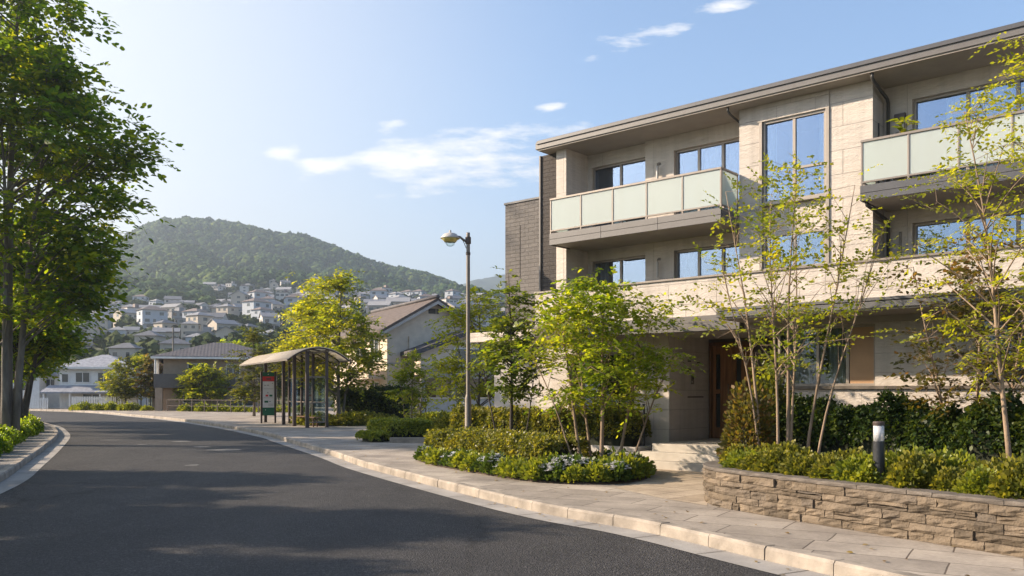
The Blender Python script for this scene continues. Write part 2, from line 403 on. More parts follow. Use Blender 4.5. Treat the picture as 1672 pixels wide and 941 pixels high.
def hedge(name,label,path,width,h,z,leaf,n_leaf,ln,seed=1,group=None,cat_='hedge',lump=0.12,flowers=0,parts=True):
    """a clipped or loose hedge along a path of (x,y) points: twiggy core and a shell of leaves"""
    rng=np.random.default_rng(seed)
    P=np.array(path,dtype=float); seg=np.linalg.norm(np.diff(P,axis=0),axis=1); cum=np.concatenate([[0],np.cumsum(seg)]); T=cum[-1]
    c=P.mean(0)
    root=empty(name,(c[0],c[1],z)); tag(root,label,cat_,group)
    def frame(s):
        x=np.interp(s,cum,P[:,0]);y=np.interp(s,cum,P[:,1])
        e=0.15
        dx=np.interp(np.minimum(s+e,T),cum,P[:,0])-np.interp(np.maximum(s-e,0),cum,P[:,0])
        dy=np.interp(np.minimum(s+e,T),cum,P[:,1])-np.interp(np.maximum(s-e,0),cum,P[:,1])
        l=np.maximum(np.hypot(dx,dy),1e-6); return x,y,-dy/l,dx/l,dx/l,dy/l
    ph=rng.random(6)*6
    def bump(s,a): return lump*(np.sin(s*7.0/max(0.5,h)+ph[0]+a)*0.4+np.sin(s*13.0/max(.5,h)+ph[1]-2*a)*0.25+np.sin(s*3.1/max(.5,h)+ph[2]+a*0.5)*0.5)
    # core
    ns=max(6,int(T/0.25)); V=[];Q=[]
    na=9
    sh=0.80
    for i in range(ns+1):
        s=T*i/ns; x,y,nx,ny,dx,dy=frame(np.array(s)); end=min(1.0,0.45+min(s,T-s)/(width*0.45)*0.55)
        for k in range(na):
            a=math.pi*k/(na-1); ca=math.cos(a); sa=math.sin(a)
            q=abs(ca)**0.45*(1 if ca>0 else -1)*width/2*sh*end; zz=(sa**0.4)*h*(sh+0.05)*(0.6+0.4*end)
            V.append((x+nx*q-c[0],y+ny*q-c[1],zz))
    for i in range(ns):
        for k in range(na-1): Q.append((i*na+k,i*na+k+1,(i+1)*na+k+1,(i+1)*na+k))
    core=MB(); core.add(V,Q); core.add(V[:na],[tuple(range(na))]); core.add(V[-na:],[tuple(range(na))])
    core.build('twigs',M['hedge_core'],root,smooth=True)
    n=n_leaf
    s=rng.random(n)*(T+width*0.5)-width*0.25
    a=np.pi*(0.02+0.96*rng.random(n))
    ca=np.cos(a);sa=np.sin(a)
    sc=np.clip(s,0,T); over=s-sc
    x,y,nx,ny,dx,dy=frame(sc)
    rad=1.0+bump(sc,a)/ (0.5*(width+h))+rng.normal(0,0.05,n)
    endf=np.sqrt(np.clip(1-(np.abs(over)/(width*0.28))**2,0.05,1))
    q=np.sign(ca)*np.abs(ca)**0.45*width/2*rad*endf; zz=np.maximum(0.01,sa**0.4*h*rad*(0.75+0.25*endf))
    pos=np.stack([x+nx*q+dx*over-c[0],y+ny*q+dy*over-c[1],zz],1)
    # ends: push leaves onto end caps
    out=nrm(np.stack([nx*ca+dx*over*3,ny*ca+dy*over*3,sa*0.9+0.15],1)+rng.normal(0,0.55,(n,3)))
    up=nrm(out+rng.normal(0,0.7,(n,3))); A=nrm(np.cross(up,rng.normal(0,1,(n,3)))*0.8+out*0.55)
    V,Qd=leaf_quads(pos,A,up,ln*(0.6+0.8*rng.random(n)),0.36)
    np_object('foliage',V,Qd,leaf,root)
    if flowers:
        i=rng.choice(n,flowers); i=i[pos[i,2]>h*0.6]
        nf=len(i); pp=np.repeat(pos[i]+np.array([0,0,0.02]),5,0); aa=np.tile(np.arange(5)*2*np.pi/5,nf)
        A=np.stack([np.cos(aa),np.sin(aa),0.35+0*aa],1); U=np.tile(np.array([0,0,1.0]),(nf*5,1))
        V,Qd=leaf_quads(pp,nrm(A),U,np.full(nf*5,0.035),0.42); np_object('flowers',V,Qd,M['flower'],root)
    return root

def shrub_mesh(rng,rx,rz,n,ln,dense=1.0):
    th=rng.random(n)*2*np.pi; u=rng.random(n)
    ph=np.arccos(1-u*1.05)  # upper dome and a bit below
    rad=0.55+0.5*rng.random(n)**0.5
    lob=1+0.16*np.sin(3*th+1.3)+0.12*np.sin(5*th+ph*4)
    pos=np.stack([np.sin(ph)*np.cos(th)*rx*rad*lob,np.sin(ph)*np.sin(th)*rx*rad*lob,np.maximum(0.01,np.cos(ph)*rz*rad*lob+0.04)],1)
    out=nrm(pos/np.array([rx,rx,rz])+rng.normal(0,0.45,(n,3))+np.array([0,0,0.35]))
    up=nrm(np.cross(out,rng.normal(0,1,(n,3)))+out*0.3)
    return leaf_quads(pos,out,up,ln*(0.6+0.8*rng.random(n)),0.32)
def shrub(name,label,loc,rx,rz,n,ln,leaf,seed=1,group=None,flowers=0,cat_='shrub',fcol=None):
    rng=np.random.default_rng(seed)
    root=empty(name,loc); tag(root,label,cat_,group)
    V,Q=shrub_mesh(rng,rx,rz,n,ln); np_object('foliage',V,Q,leaf,root)
    st=MB()
    for k in range(9):
        a=k*2.4; st.tube([(0,0,-0.05),(math.cos(a)*rx*.3,math.sin(a)*rx*.3,rz*.4),(math.cos(a)*rx*.65,math.sin(a)*rx*.65,rz*.75)],[.012,.008,.004],4,False)
    st.build('stems',M['bark_dark'],root,fix=False)
    if flowers:
        th=rng.random(flowers)*6.283; q=rng.random(flowers)**.6*rx*.95
        pz=rz*np.sqrt(np.clip(1-(q/(rx*1.15))**2,0.05,1))*(0.95+.2*rng.random(flowers))+0.05
        pp=np.repeat(np.stack([np.cos(th)*q,np.sin(th)*q,pz],1),5,0); aa=np.tile(np.arange(5)*2*np.pi/5,flowers)+np.repeat(rng.random(flowers)*6,5)
        A=nrm(np.stack([np.cos(aa),np.sin(aa),0.4+0*aa],1)); U=nrm(np.array([0,-0.4,1.0])+rng.normal(0,.3,(flowers*5,3)))
        V,Q=leaf_quads(pp,A,U,np.full(flowers*5,ln*0.75),0.42); np_object('flowers',V,Q,M['flower'],root)
    return root
# ------------------------------------------------------------------ roads, kerbs, pavements
def catmull(pts, step=0.3):
    P=[np.array(p,float) for p in pts]; P=[2*P[0]-P[1]]+P+[2*P[-1]-P[-2]]
    out=[]
    for i in range(1,len(P)-2):
        n=max(2,int(np.linalg.norm(P[i+1]-P[i])/step))
        for k in range(n):
            t=k/n
            out.append(0.5*((2*P[i])+(-P[i-1]+P[i+1])*t+(2*P[i-1]-5*P[i]+4*P[i+1]-P[i+2])*t*t+(-P[i-1]+3*P[i]-3*P[i+1]+P[i+2])*t**3))
    out.append(P[-2]); return np.array(out)
def offset(C,d):
    T=np.gradient(C,axis=0); T/=np.linalg.norm(T,axis=1,keepdims=True)
    return C+np.stack([T[:,1],-T[:,0]],1)*d        # to the right of travel
KR=catmull([(10.6,-5),(7.9,0),(5.3,4.55),(2.9,8.75),(1.69,11.0),(.14,13.2),(-3.2,19.7),(-5.0,23.9),(-8.2,31),(-9.8,34.5),(-14.8,43.6),(-22,55),(-28,63),(-34,71),(-41,78),(-52,85),(-70,92)])
KL=catmull([(0.5,-6),(-3.4,0),(-7.0,9),(-8.7,13.0),(-10.15,17),(-11.8,20.7),(-14.3,26.2),(-17.7,33.4),(-20.1,37.9),(-23.8,44.2),(-27.2,48.6),(-31.5,52),(-37,54.3),(-46,56),(-70,58)])

def strip(name,A,B,z,mat,kind='structure'):
    n=len(A); V=np.zeros((2*n,3)); V[:n,:2]=A; V[n:,:2]=B; V[:,2]=z
    i=np.arange(n-1); Q=np.stack([i,i+n,i+n+1,i+1],1)
    o=np_object(name,V,Q,mat); me=o.data
    if me.polygons[0].normal.z<0: me.flip_normals()
    return tag(o,kind=kind)
def kerb(name,C,side):
    """kerb stones about 0.9 m long with open joints, chamfered top edge; side=+1 the walkway lies to the right of travel"""
    T=np.concatenate([[0],np.cumsum(np.linalg.norm(np.diff(C,axis=0),axis=1))])
    mb=MB(); s=0.0; rd=random.Random(3)
    at=lambda q:np.array([np.interp(q,T,C[:,0]),np.interp(q,T,C[:,1])])
    prof=[(0.0,-0.03),(0.005,PV-0.028),(0.028,PV+0.003),(0.165,PV+0.003),(0.165,-0.03)]
    while s<T[-1]-1:
        l=0.9; a=s+0.006; b=s+l-0.006; vs=[]; dz=rd.uniform(-.004,.004); do=rd.uniform(-.005,.005)
        for q in (a,(a+b)/2,b):
            p=at(q); d=at(q+.05)-at(q-.05); d/=np.linalg.norm(d); n=np.array([d[1],-d[0]])*side
            for o,z in prof: w=p+n*(o+do); vs.append((w[0],w[1],z+(dz if z>0 else 0)))
        k=len(prof); fs=[tuple(range(k)),tuple(range(3*k-1,2*k-1,-1))]
        for j in range(2):
            for i in range(k): fs.append((j*k+i,j*k+(i+1)%k,(j+1)*k+(i+1)%k,(j+1)*k+i))
        mb.add(vs,fs); s+=l
    return tag(mb.build(name,M['kerb']),kind='structure')

# asphalt
m,nt=newmat('asphalt'); v=objvec(nt)
big=noise(nt,v,0.16,5,0.6); mid=noise(nt,objvec(nt,(1,1,1),(0,0,R(30))),1.1,5,0.6)
vo=nt.nodes.new('ShaderNodeTexVoronoi'); vo.inputs['Scale'].default_value=55; L(nt,v,vo.inputs['Vector'])
fine=noise(nt,v,60,3,0.7)
base=ramp(nt,big.outputs[0],[(0.3,(0.027,0.027,0.0285)),(0.7,(0.042,0.041,0.042))]).outputs[0]
c=mixc(nt,0.35,base,ramp(nt,mid.outputs[0],[(0.35,(0.022,0.022,0.024)),(0.75,(0.058,0.056,0.055))]).outputs[0])
c=mixc(nt,1.0,c,ramp(nt,vo.outputs['Color'],[(0.25,(0.55,)*3),(0.62,(1.0,)*3),(0.95,(2.2,2.15,2.1))]).outputs[0],'MULTIPLY')
ck=nt.nodes.new('ShaderNodeTexVoronoi'); ck.feature='DISTANCE_TO_EDGE'; ck.inputs['Scale'].default_value=.22
wv=noise(nt,v,1.3,4); vs_=nt.nodes.new('ShaderNodeVectorMath'); vs_.operation='SCALE'; vs_.inputs['Scale'].default_value=.9; L(nt,wv.outputs['Color'],vs_.inputs[0]); va_=nt.nodes.new('ShaderNodeVectorMath'); L(nt,v,va_.inputs[0]); L(nt,vs_.outputs[0],va_.inputs[1]); L(nt,va_.outputs[0],ck.inputs['Vector'])
ckm=ramp(nt,ck.outputs['Distance'],[(0.0,(.5,.5,.5)),(0.006,(.72,.72,.72)),(0.012,(1,1,1))]); pm=ramp(nt,big.outputs[0],[(.46,(0,0,0)),(.56,(1,1,1))])
c=mixc(nt,pm.outputs[0],c,mixc(nt,1.0,c,ckm.outputs[0],'MULTIPLY'))
tr=noise(nt,objvec(nt,(.85,.05,1),(0,0,R(-29))),1.0,3); c=mixc(nt,1.0,c,ramp(nt,tr.outputs[0],[(.35,(.86,.86,.87)),(.65,(1.16,1.15,1.13))]).outputs[0],'MULTIPLY')
h=math_(nt,'ADD',math_(nt,'MULTIPLY',vo.outputs['Distance'],0.9),math_(nt,'MULTIPLY',fine.outputs[0],0.6))
M['asphalt']=finish(m,nt,c,0.78,0,h,0.9,0.016,0.35)
def slabs(name,rot,bw,bh,c1,c2,mort,off=0.5,warp=0.0,js=0.009):
    m,nt=newmat(name); v=objvec(nt,(1,1,1),(0,0,rot))
    br=nt.nodes.new('ShaderNodeTexBrick'); br.inputs['Scale'].default_value=1; br.inputs['Brick Width'].default_value=bw; br.inputs['Row Height'].default_value=bh
    br.inputs['Mortar Size'].default_value=js; br.inputs['Mortar Smooth'].default_value=0.2; br.offset=off; br.squash=0.8; br.squash_frequency=3
    br.inputs['Color1'].default_value=c4(c1); br.inputs['Color2'].default_value=c4(c2); br.inputs['Mortar'].default_value=c4(mort)
    br.inputs['Bias'].default_value=-0.1
    if warp:
        w=noise(nt,v,0.9,2); vm=nt.nodes.new('ShaderNodeVectorMath'); vm.operation='SCALE'; vm.inputs['Scale'].default_value=warp
        L(nt,w.outputs['Color'],vm.inputs[0]); va=nt.nodes.new('ShaderNodeVectorMath'); L(nt,v,va.inputs[0]); L(nt,vm.outputs[0],va.inputs[1]); L(nt,va.outputs[0],br.inputs['Vector'])
    else: L(nt,v,br.inputs['Vector'])
    n=noise(nt,v,1.1,6,0.65); n2=noise(nt,v,22,4)
    c=mixc(nt,1.0,br.outputs[0],ramp(nt,n.outputs[0],[(0.28,(0.60,0.585,0.57)),(0.72,(1.18,1.16,1.12))]).outputs[0],'MULTIPLY')
    c=mixc(nt,1.0,c,ramp(nt,n2.outputs[0],[(0.3,(0.86,)*3),(0.7,(1.08,)*3)]).outputs[0],'MULTIPLY')
    h=math_(nt,'SUBTRACT',math_(nt,'MULTIPLY',n2.outputs[0],0.35),math_(nt,'MULTIPLY',br.outputs['Fac'],1.0))
    return finish(m,nt,c,0.78,0,h,0.55,0.012,0.3)
M['slabs']=slabs('pavement_slabs',R(31),1.25,0.62,(0.37,0.33,0.285),(0.245,0.218,0.19),(0.11,0.09,0.075),0.5,0.05)
M['slabs_warm']=slabs('forecourt_flagstones',R(-41),0.85,0.5,(0.44,0.37,0.29),(0.35,0.29,0.22),(0.17,0.13,0.095),0.4,0.25)
M['slabs_grey']=slabs('far_pavement_slabs',R(28),0.9,0.45,(0.22,0.21,0.20),(0.18,0.172,0.165),(0.09,0.085,0.08))
M['grass']=plain('grass_and_earth',(0.07,0.085,0.03),0.95,0,0.4,1.2,0.8)
M['far_ground']=plain('valley_ground',(0.10,0.105,0.07),0.95,0,0.4,0.05,0.2)

g=MB(); g.add([(-5000,-3000,-.06),(5000,-3000,-.06),(5000,6000,-.06),(-5000,6000,-.06)],[(0,1,2,3)]); tag(g.build('ground',M['far_ground']),kind='structure')
g=MB(); g.add([(-95,-14,0),(26,-14,0),(26,99,0),(-95,99,0)],[(0,1,2,3)]); tag(g.build('road',M['asphalt']),kind='structure')
strip('gutter',KR,offset(KR,-0.42),0.006,M['gutter']); strip('gutter',KL,offset(KL,0.43),0.006,M['gutter'])
kerb('kerb',KR,1); kerb('kerb',KL,-1)
a=offset(KR,0.16); strip('pavement',a,a+np.array([70.0,0]),PV,M['slabs'])
a=offset(KL,-0.16); b=offset(KL,-1.0); strip('pavement',a,b,PV,M['slabs_grey'])
strip('verge',b+np.array([0.0,0.0]),b-np.array([70.0,0]),PV-0.004,M['grass'])
# warm flagstones leading to the entrance steps
poly=[G(1005,797),G(1085,815),G(1155,826),G(1157,800),(3.6,13.6),(4.4,16.6),(3.4,18.4),(2.5,18.4),(2.9,16.6)]
g=MB(); g.add([(x,y,PV+0.004) for x,y in poly],[tuple(range(len(poly)))]); tag(g.build('path',M['slabs_warm']),kind='structure')
# gutter joints: thin dark gaps between gutter slabs
def gaps(C,d,step,name):
    T=np.concatenate([[0],np.cumsum(np.linalg.norm(np.diff(C,axis=0),axis=1))]); mb=MB(); s=0
    at=lambda q:np.array([np.interp(q,T,C[:,0]),np.interp(q,T,C[:,1])])
    while s<T[-1]-1:
        p=at(s);q=at(s+.1)-p;q/=np.linalg.norm(q);n=np.array([q[1],-q[0]])*d
        a=p+q*0.006; e=p-q*0.006
        mb.add([(a[0],a[1],.010),((a+n)[0],(a+n)[1],.010),((e+n)[0],(e+n)[1],.010),(e[0],e[1],.010)],[(0,1,2,3)]); s+=step
    return tag(mb.build(name,M['soil']),kind='structure')
# worn remains of old paint on the asphalt
rd=random.Random(2); M['worn_paint']=plain('worn_paint',(0.12,0.118,0.112),.8,0,.3,9)
mb=MB()
for (px,py,w_,h_) in ((296,721,.75,.2),(330,730,.7,.18),(365,735,1.0,.2),(313,760,.35,.12),(180,719,.8,.12),(232,726,.5,.1)):
    x,y=G(px,py,0.0); n_=9
    mb.add([(x+w_*math.cos(6.283*k/n_)*rd.uniform(.5,1)*.6,y+h_*math.sin(6.283*k/n_)*rd.uniform(.5,1)*2,.004) for k in range(n_)],[tuple(range(n_))])
tag(mb.build('road_marking',M['worn_paint']),kind='structure')
gaps(KR,-0.42,1.2,'gutter_joint'); gaps(KL,0.43,1.2,'gutter_joint')

# ------------------------------------------------------------------ the apartment block
D_ANG=math.atan2(-.655,.756)
BA=(3.65,19.9)
def UC(u,c): return (BA[0]+.756*u-.655*c, BA[1]-.655*u-.756*c)
apt=empty('apartment_building',(BA[0],BA[1],0),D_ANG)
tag(apt,'three storey pale stone apartment block with frosted glass balconies and flat dark eaves','apartment building')
def bx(mb,u0,u1,c0,c1,z0,z1): return mb.box(u0,u1,-c1,-c0,z0,z1)
def wall(name,mat,boxes,parent=apt,bevel=0.0):
    mb=MB()
    for b in boxes: bx(mb,*b)
    return mb.build(name,mat,parent,bevel=bevel)
def holes(u0,u1,c0,c1,z0,z1,ops):
    """boxes of a wall with rectangular openings (ua,ub,za,zb), openings not overlapping in u"""
    out=[];u=u0
    for ua,ub,za,zb in sorted(ops):
        if ua>u: out.append((u,ua,c0,c1,z0,z1))
        if za>z0: out.append((ua,ub,c0,c1,z0,za))
        if zb<z1: out.append((ua,ub,c0,c1,zb,z1))
        u=ub
    if u<u1: out.append((u,u1,c0,c1,z0,z1))
    return out
def curtain_mesh(u0,u1,c,z0,z1,seed):
    rd=random.Random(seed); n=int((u1-u0)/0.03)+2; vs=[];fs=[]
    for i in range(n):
        u=u0+(u1-u0)*i/(n-1); w=c+0.025*math.sin(i*1.35+rd.random()*.6)+0.01*math.sin(i*.5)
        vs+= [(u,-w,z0),(u,-w,z1)]
    for i in range(n-1): fs.append((2*i,2*i+2,2*i+3,2*i+1))
    mb=MB(); mb.add(vs,fs); return mb
def window(u0,u1,z0,z1,c,lights,transoms=(),curtains=(),depth=1.5,fw=0.05,gl='glass',name='window',fr='frame',label=None,blind=None,roomy=True):
    f=MB()
    bx(f,u0,u1,c-.05,c+.04,z1-fw,z1); bx(f,u0,u1,c-.05,c+.06,z0,z0+fw)
    bx(f,u0,u0+fw,c-.05,c+.04,z0+fw,z1-fw); bx(f,u1-fw,u1,c-.05,c+.04,z0+fw,z1-fw)
    cuts=[u0]+[u0+(u1-u0)*l for l in lights]+[u1]
    for q in cuts[1:-1]: bx(f,q-.03,q+.03,c-.05,c+.03,z0+fw,z1-fw)
    for (k,zf) in transoms:
        z=z0+(z1-z0)*zf; a=cuts[k]+(.03 if k else fw); b=cuts[k+1]-(.03 if k+2<len(cuts) else fw); bx(f,a,b,c-.05,c+.03,z-.025,z+.025)
    w=f.build(name,M[fr],apt,bevel=.004)
    if label: w['label']=label
    for k in range(len(cuts)-1):
        a=cuts[k]+(.03 if k else fw); b=cuts[k+1]-(.03 if k+2<len(cuts)-0 and k+1<len(cuts)-1 else fw)
        zs=[z0+fw]+[z0+(z1-z0)*zf for kk,zf in transoms if kk==k]+[z1-fw]
        for j in range(len(zs)-1):
            p=MB(); bx(p,a,b,c-.022+.014*(k%2),c-.014+.014*(k%2),zs[j]+(.025 if j else 0),zs[j+1]-(.025 if j+2<len(zs) else 0)); p.build('pane',M[gl],w)
    if roomy:
        r=MB(); o=.12
        vs=[(u0-o,-(c-.06),z0-o),(u1+o,-(c-.06),z0-o),(u1+o,-(c-.06),z1+o),(u0-o,-(c-.06),z1+o)]
        vs+= [(x,-(c-depth),z) for x,_,z in vs]
        r.add(vs,[(4,5,6,7),(0,4,7,3),(1,2,6,5),(0,1,5,4),(3,7,6,2)])
        r.build('interior',M['room'],w,fix=False)
    for (a,b) in curtains:
        ua=u0+(u1-u0)*a; ub=u0+(u1-u0)*b
        curtain_mesh(ua,ub,c-.16,z0-.05,z1-.03,int(ua*97)).build('curtain',M['curtain'],w,fix=False)
    if blind:
        p=MB(); bx(p,u0+(u1-u0)*blind[0],u0+(u1-u0)*blind[1],c+.004,c+.016,z0+fw,z1-fw); p.build('blind_panel',M['blind_tan'],w)  # tan blind set outside the pane so that daylight reaches it
    return w
U_END=12.5
# ground floor left of the porch
wall('wall',M['stone'],holes(-3.95,0,-.25,0,.1,3.1,[(-2.9,-.95,.95,2.75)])+[(-.25,0,-2.1,-.25,.1,3.1)])
window(-2.9,-.95,.95,2.75,-.1,[.5],curtains=[(.05,.3)],gl='glass_dim')
# porch: back wall, right wall
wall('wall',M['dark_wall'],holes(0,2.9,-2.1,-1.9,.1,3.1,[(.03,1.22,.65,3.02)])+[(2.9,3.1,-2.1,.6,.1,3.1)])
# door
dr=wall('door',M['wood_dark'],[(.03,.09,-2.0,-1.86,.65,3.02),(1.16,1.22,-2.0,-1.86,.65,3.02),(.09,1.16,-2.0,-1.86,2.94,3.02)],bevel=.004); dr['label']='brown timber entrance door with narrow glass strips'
wall('door_leaf',M['wood'],[(.09,.18,-1.98,-1.93,.66,2.94),(.30,.60,-1.98,-1.93,.66,2.94),(.18,.30,-1.98,-1.93,.66,.92),(.18,.30,-1.98,-1.93,2.72,2.94),(.18,.30,-1.98,-1.93,1.75,1.86)],dr,.004)
wall('door_leaf',M['wood'],[(.605,.72,-1.98,-1.94,.66,2.94),(.85,1.16,-1.98,-1.94,.66,2.94),(.72,.85,-1.98,-1.94,.66,.92),(.72,.85,-1.98,-1.94,2.72,2.94)],dr,.004)
wall('glass_strip',M['glass_dim'],[(.18,.30,-1.965,-1.955,.92,1.75),(.18,.30,-1.965,-1.955,1.86,2.72)],dr)
wall('glass_strip',M['glass_dim'],[(.72,.85,-1.97,-1.96,.92,2.72)],dr)
h=MB(); h.tube([(.55,1.93-.07,1.45),(.55,1.93-.07,2.0)],.014,8); h.tube([(.55,1.93,1.5),(.55,1.86,1.5)],.008); h.tube([(.55,1.93,1.95),(.55,1.86,1.95)],.008); h.build('handle',M['steel_grey'],dr,smooth=True)
ic=wall('intercom',M['steel_grey'],[(0,.018,-1.14,-1.0,1.98,2.20)],bevel=.004); wall('screen',M['black'],[(.018,.022,-1.11,-1.05,2.10,2.17)],ic); wall('button',M['lamp_white'],[(.018,.024,-1.05,-1.02,2.02,2.06)],ic)
wall('letter_slot',M['steel_dark'],[(0,.008,-1.62,-.85,1.66,1.69)])
[wall('vent_slot',M['steel_dark'],[b_]) for b_ in ((0,.008,-1.0,-.85,2.52,2.55),(0,.008,-1.45,-1.3,2.50,2.53),(0,.008,-1.0,-.8,2.28,2.36))]
# ground floor right of the porch
wall('wall',M['stone_fine'],holes(2.95,U_END,.6,.85,1.91,3.1,[(2.95,4.9,1.91,3.08),(6.6,8.6,1.91,3.08)]))
window(2.97,4.9,1.91,3.08,.74,[.42,.72],curtains=[(.03,.3),(.5,.7)],gl='glass_dim',blind=(.74,.975),label='wide ground floor window with a tan panel at its right end')
window(6.6,8.6,1.91,3.08,.74,[.5],gl='glass_dim')
wall('low_wall',M['stone_fine'],[(2.9,U_END,.6,1.0,.1,1.85)])
wall('sill',M['coping'],[(2.88,U_END,.58,1.06,1.85,1.91)],bevel=.006)
# annex to the left
wall('annex_roof',M['wall_light'],[(-6.1,-3.2,-3,.3,3.16,3.42)],bevel=.01)
wall('annex_wall',M['grey_wall'],[(-6.2,-3.95,-1.0,-.8,.1,3.14),(-3.96,-3.951,-.8,0,.1,3.1)])
# first floor slab, fascia, canopy, parapet
wall('slab',M['soffit'],[(-3.19,U_END,-2.1,.99,3.1,3.42)])
wall('fascia',M['fascia'],[(-3.2,2.34,.99,1.2,3.08,3.25),(-3.2,2.34,.99,1.16,3.255,3.40)],bevel=.006)
cn=wall('canopy',M['canopy'],[(2.35,U_END,1.0,2.22,3.24,3.36),(2.36,U_END,1.0,2.24,3.366,3.42)],bevel=.006)
wall('canopy_soffit',M['soffit'],[(2.38,U_END,1.0,2.18,3.21,3.238)],cn)
wall('parapet',M['stone'],[(-3.2,U_END,.8,1.0,3.42,4.22)])
wall('parapet_cap',M['rail'],[(-3.22,U_END,.76,1.04,4.22,4.265)],bevel=.006)
# back walls of the loggias
W=dict(a=[(-2.12,-.56,3.5,5.02)],)
wall('loggia_wall',M['wall_light'],[b for z0,z1,zt in ((3.42,5.24,5.02),(5.24,7.65,7.33)) for b in holes(-2.6,-.5,-.2,.12,z0,z1,[(-2.12,-.56,z0+.1 if z0<5 else 5.56,zt)])])
wall('loggia_wall',M['wall_light'],[b for z0,z1,zt in ((3.42,5.24,5.02),(5.24,7.65,7.30)) for b in holes(-.499,2.17,-.2,.24,z0,z1,[(.26,1.98,z0+.1 if z0<5 else 5.56,zt)])])
window(-2.12,-.56,5.56,7.33,.02,[.52],curtains=[(.86,.97)])
window(-2.12,-.56,3.52,5.02,.02,[.52],curtains=[(.05,.2)])
window(.26,1.98,5.56,7.30,.12,[.34,.68],curtains=[(.36,.62),(.72,.95)])
window(.26,1.98,3.52,5.02,.12,[.34,.68],curtains=[(.05,.22)])
# bay with the tall window
def bay():
    b=[(2.17,2.62,.6,.86,3.42,7.65),(4.05,4.86,.6,.86,3.42,7.65),(2.17,2.4,.241,.6,3.42,7.65),(4.62,4.86,.201,.6,3.42,7.65)]
    wall('bay_wall',M['stone'],b)
    [wall('bay_panel',M['stone_fine'],[b_]) for b_ in ((2.62,4.05,.58,.80,3.42,4.26),(2.62,4.05,.58,.80,4.99,5.62))]
    wall('bay_lintel',M['stone_fine'],[(2.58,4.05,.60,.885,7.30,7.65)],bevel=.006)
    wall('window_surround',M['frame'],[(2.62,2.68,.70,.89,4.28,7.30),(3.98,4.05,.70,.89,4.28,7.30)],bevel=.004)
bay()
window(2.68,3.98,5.62,7.30,.80,[.5],transoms=[(1,.38)],curtains=[(.02,.16),(.84,.98)],label='tall two light bay window with a transom')
window(2.68,3.98,4.26,4.99,.80,[.5])
wall('window_sill',M['frame'],[(2.64,4.02,.78,.93,5.575,5.62)],bevel=.004)
# right loggia
wall('loggia_wall',M['wall_light'],[b for z0,z1,zt in ((3.42,5.22,4.99),(5.22,7.65,7.34)) for b in holes(4.861,U_END,-.2,.2,z0,z1,[(5.37,8.0,z0+.1 if z0<5 else 5.56,zt),(9.2,11.2,z0+.1 if z0<5 else 5.56,zt)])])
window(5.37,8.0,5.56,7.34,.08,[.355,.66],curtains=[(.2,.34),(.4,.62)],label='wide upper window over the right balcony')
window(5.37,8.0,3.52,4.99,.08,[.355,.66],curtains=[(.7,.9)])
window(9.2,11.2,5.56,7.34,.08,[.5]); window(9.2,11.2,3.52,4.99,.08,[.5])
# left end: wing wall, dark tiled wall, stair tower
wall('wing_wall',M['wall_light'],[(-2.54,-2.24,.121,1.0,4.266,7.65),(-2.54,-2.24,.121,.78,3.42,4.266)])
wall('dark_wall',M['dark_tile'],[(-3.12,-2.541,-2,.86,4.266,7.65),(-3.12,-2.541,-2,.78,3.42,4.266)])
wall('edge_trim',M['fascia'],[(-3.16,-3.121,.75,.90,4.266,7.65)])
wall('stair_tower',M['brown_tile'],[(-5.95,-3.13,-6,-1.0,.1,7.14)])
wall('tower_cap',M['fascia_dark'],[(-5.98,-3.13,-6.03,-.97,7.14,7.20)],bevel=.006)
[wall('tower_joint',M['dark_tile'],[b_]) for b_ in ((-4.62,-4.59,-1.0,-.992,4.7,5.5),(-5.4,-5.38,-1.0,-.994,5.0,6.5),(-3.9,-3.88,-1.0,-.994,4.9,6.4))]
wall('body_wall',M['grey_wall'],[(-2.5,U_END,-8,-2.2,.1,7.65)])
# balconies
def balcony(u0,u1,n,fm,left=True,right=True,label=None):
    c1=1.65; zt=5.50
    b=MB(); bx(b,u0+.02,u1-.02,.25,c1-.02,5.26,zt)
    o=b.build('balcony',M['soffit'],apt)
    if label:o['label']=label
    f=MB(); L_=u1-u0; k=max(2,round(L_/1.7))
    for i in range(k):
        a=u0+L_*i/k+.003; e=u0+L_*(i+1)/k-.003
        bx(f,a,e,c1-.018,c1+.012,5.235,5.365); bx(f,a,e,c1-.018,c1+.012,5.371,5.505)
    if left: bx(f,u0-.012,u0+.018,.87,c1-.019,5.235,5.365); bx(f,u0-.012,u0+.018,.87,c1-.019,5.371,5.505)
    if right: bx(f,u1-.018,u1+.012,.87,c1-.019,5.235,5.365); bx(f,u1-.018,u1+.012,.87,c1-.019,5.371,5.505)
    f.build('fascia',M[fm],o,bevel=.004)
    r=MB(); bx(r,u0,u1,c1-.06,c1+.0,6.285,6.33); bx(r,u0,u1,c1-.05,c1-.01,5.555,5.585)
    for i in range(n+1):
        q=u0+.02+(L_-.04)*i/n; bx(r,q-.018,q+.018,c1-.05,c1-.012,5.50,6.285)
    for on,q in ((left,u0),(right,u1)):
        if on:
            s=.03 if q==u0 else -.03
            bx(r,q,q+s*1.6,.88,c1-.061,6.285,6.33); bx(r,q+s*.2,q+s*1.2,.88,c1-.051,5.555,5.585); bx(r,q+s*.2,q+s*1.2,.88,.92,5.5,6.285)
    r.build('railing',M['rail'],o,bevel=.004)
    for i in range(n):
        a=u0+.02+(L_-.04)*i/n+.02; e=u0+.02+(L_-.04)*(i+1)/n-.02
        p=MB(); bx(p,a,e,c1-.035,c1-.025,5.59,6.28); p.build('glass_panel',M['frosted'],o)
    for on,q in ((left,u0+.02),(right,u1-.02)):
        if on: p=MB(); bx(p,q-.005,q+.005,.93,c1-.06,5.59,6.28); p.build('glass_panel',M['frosted'],o)
    return o
balcony(-2.235,2.165,5,'fascia',label='left balcony with warm grey fascia')
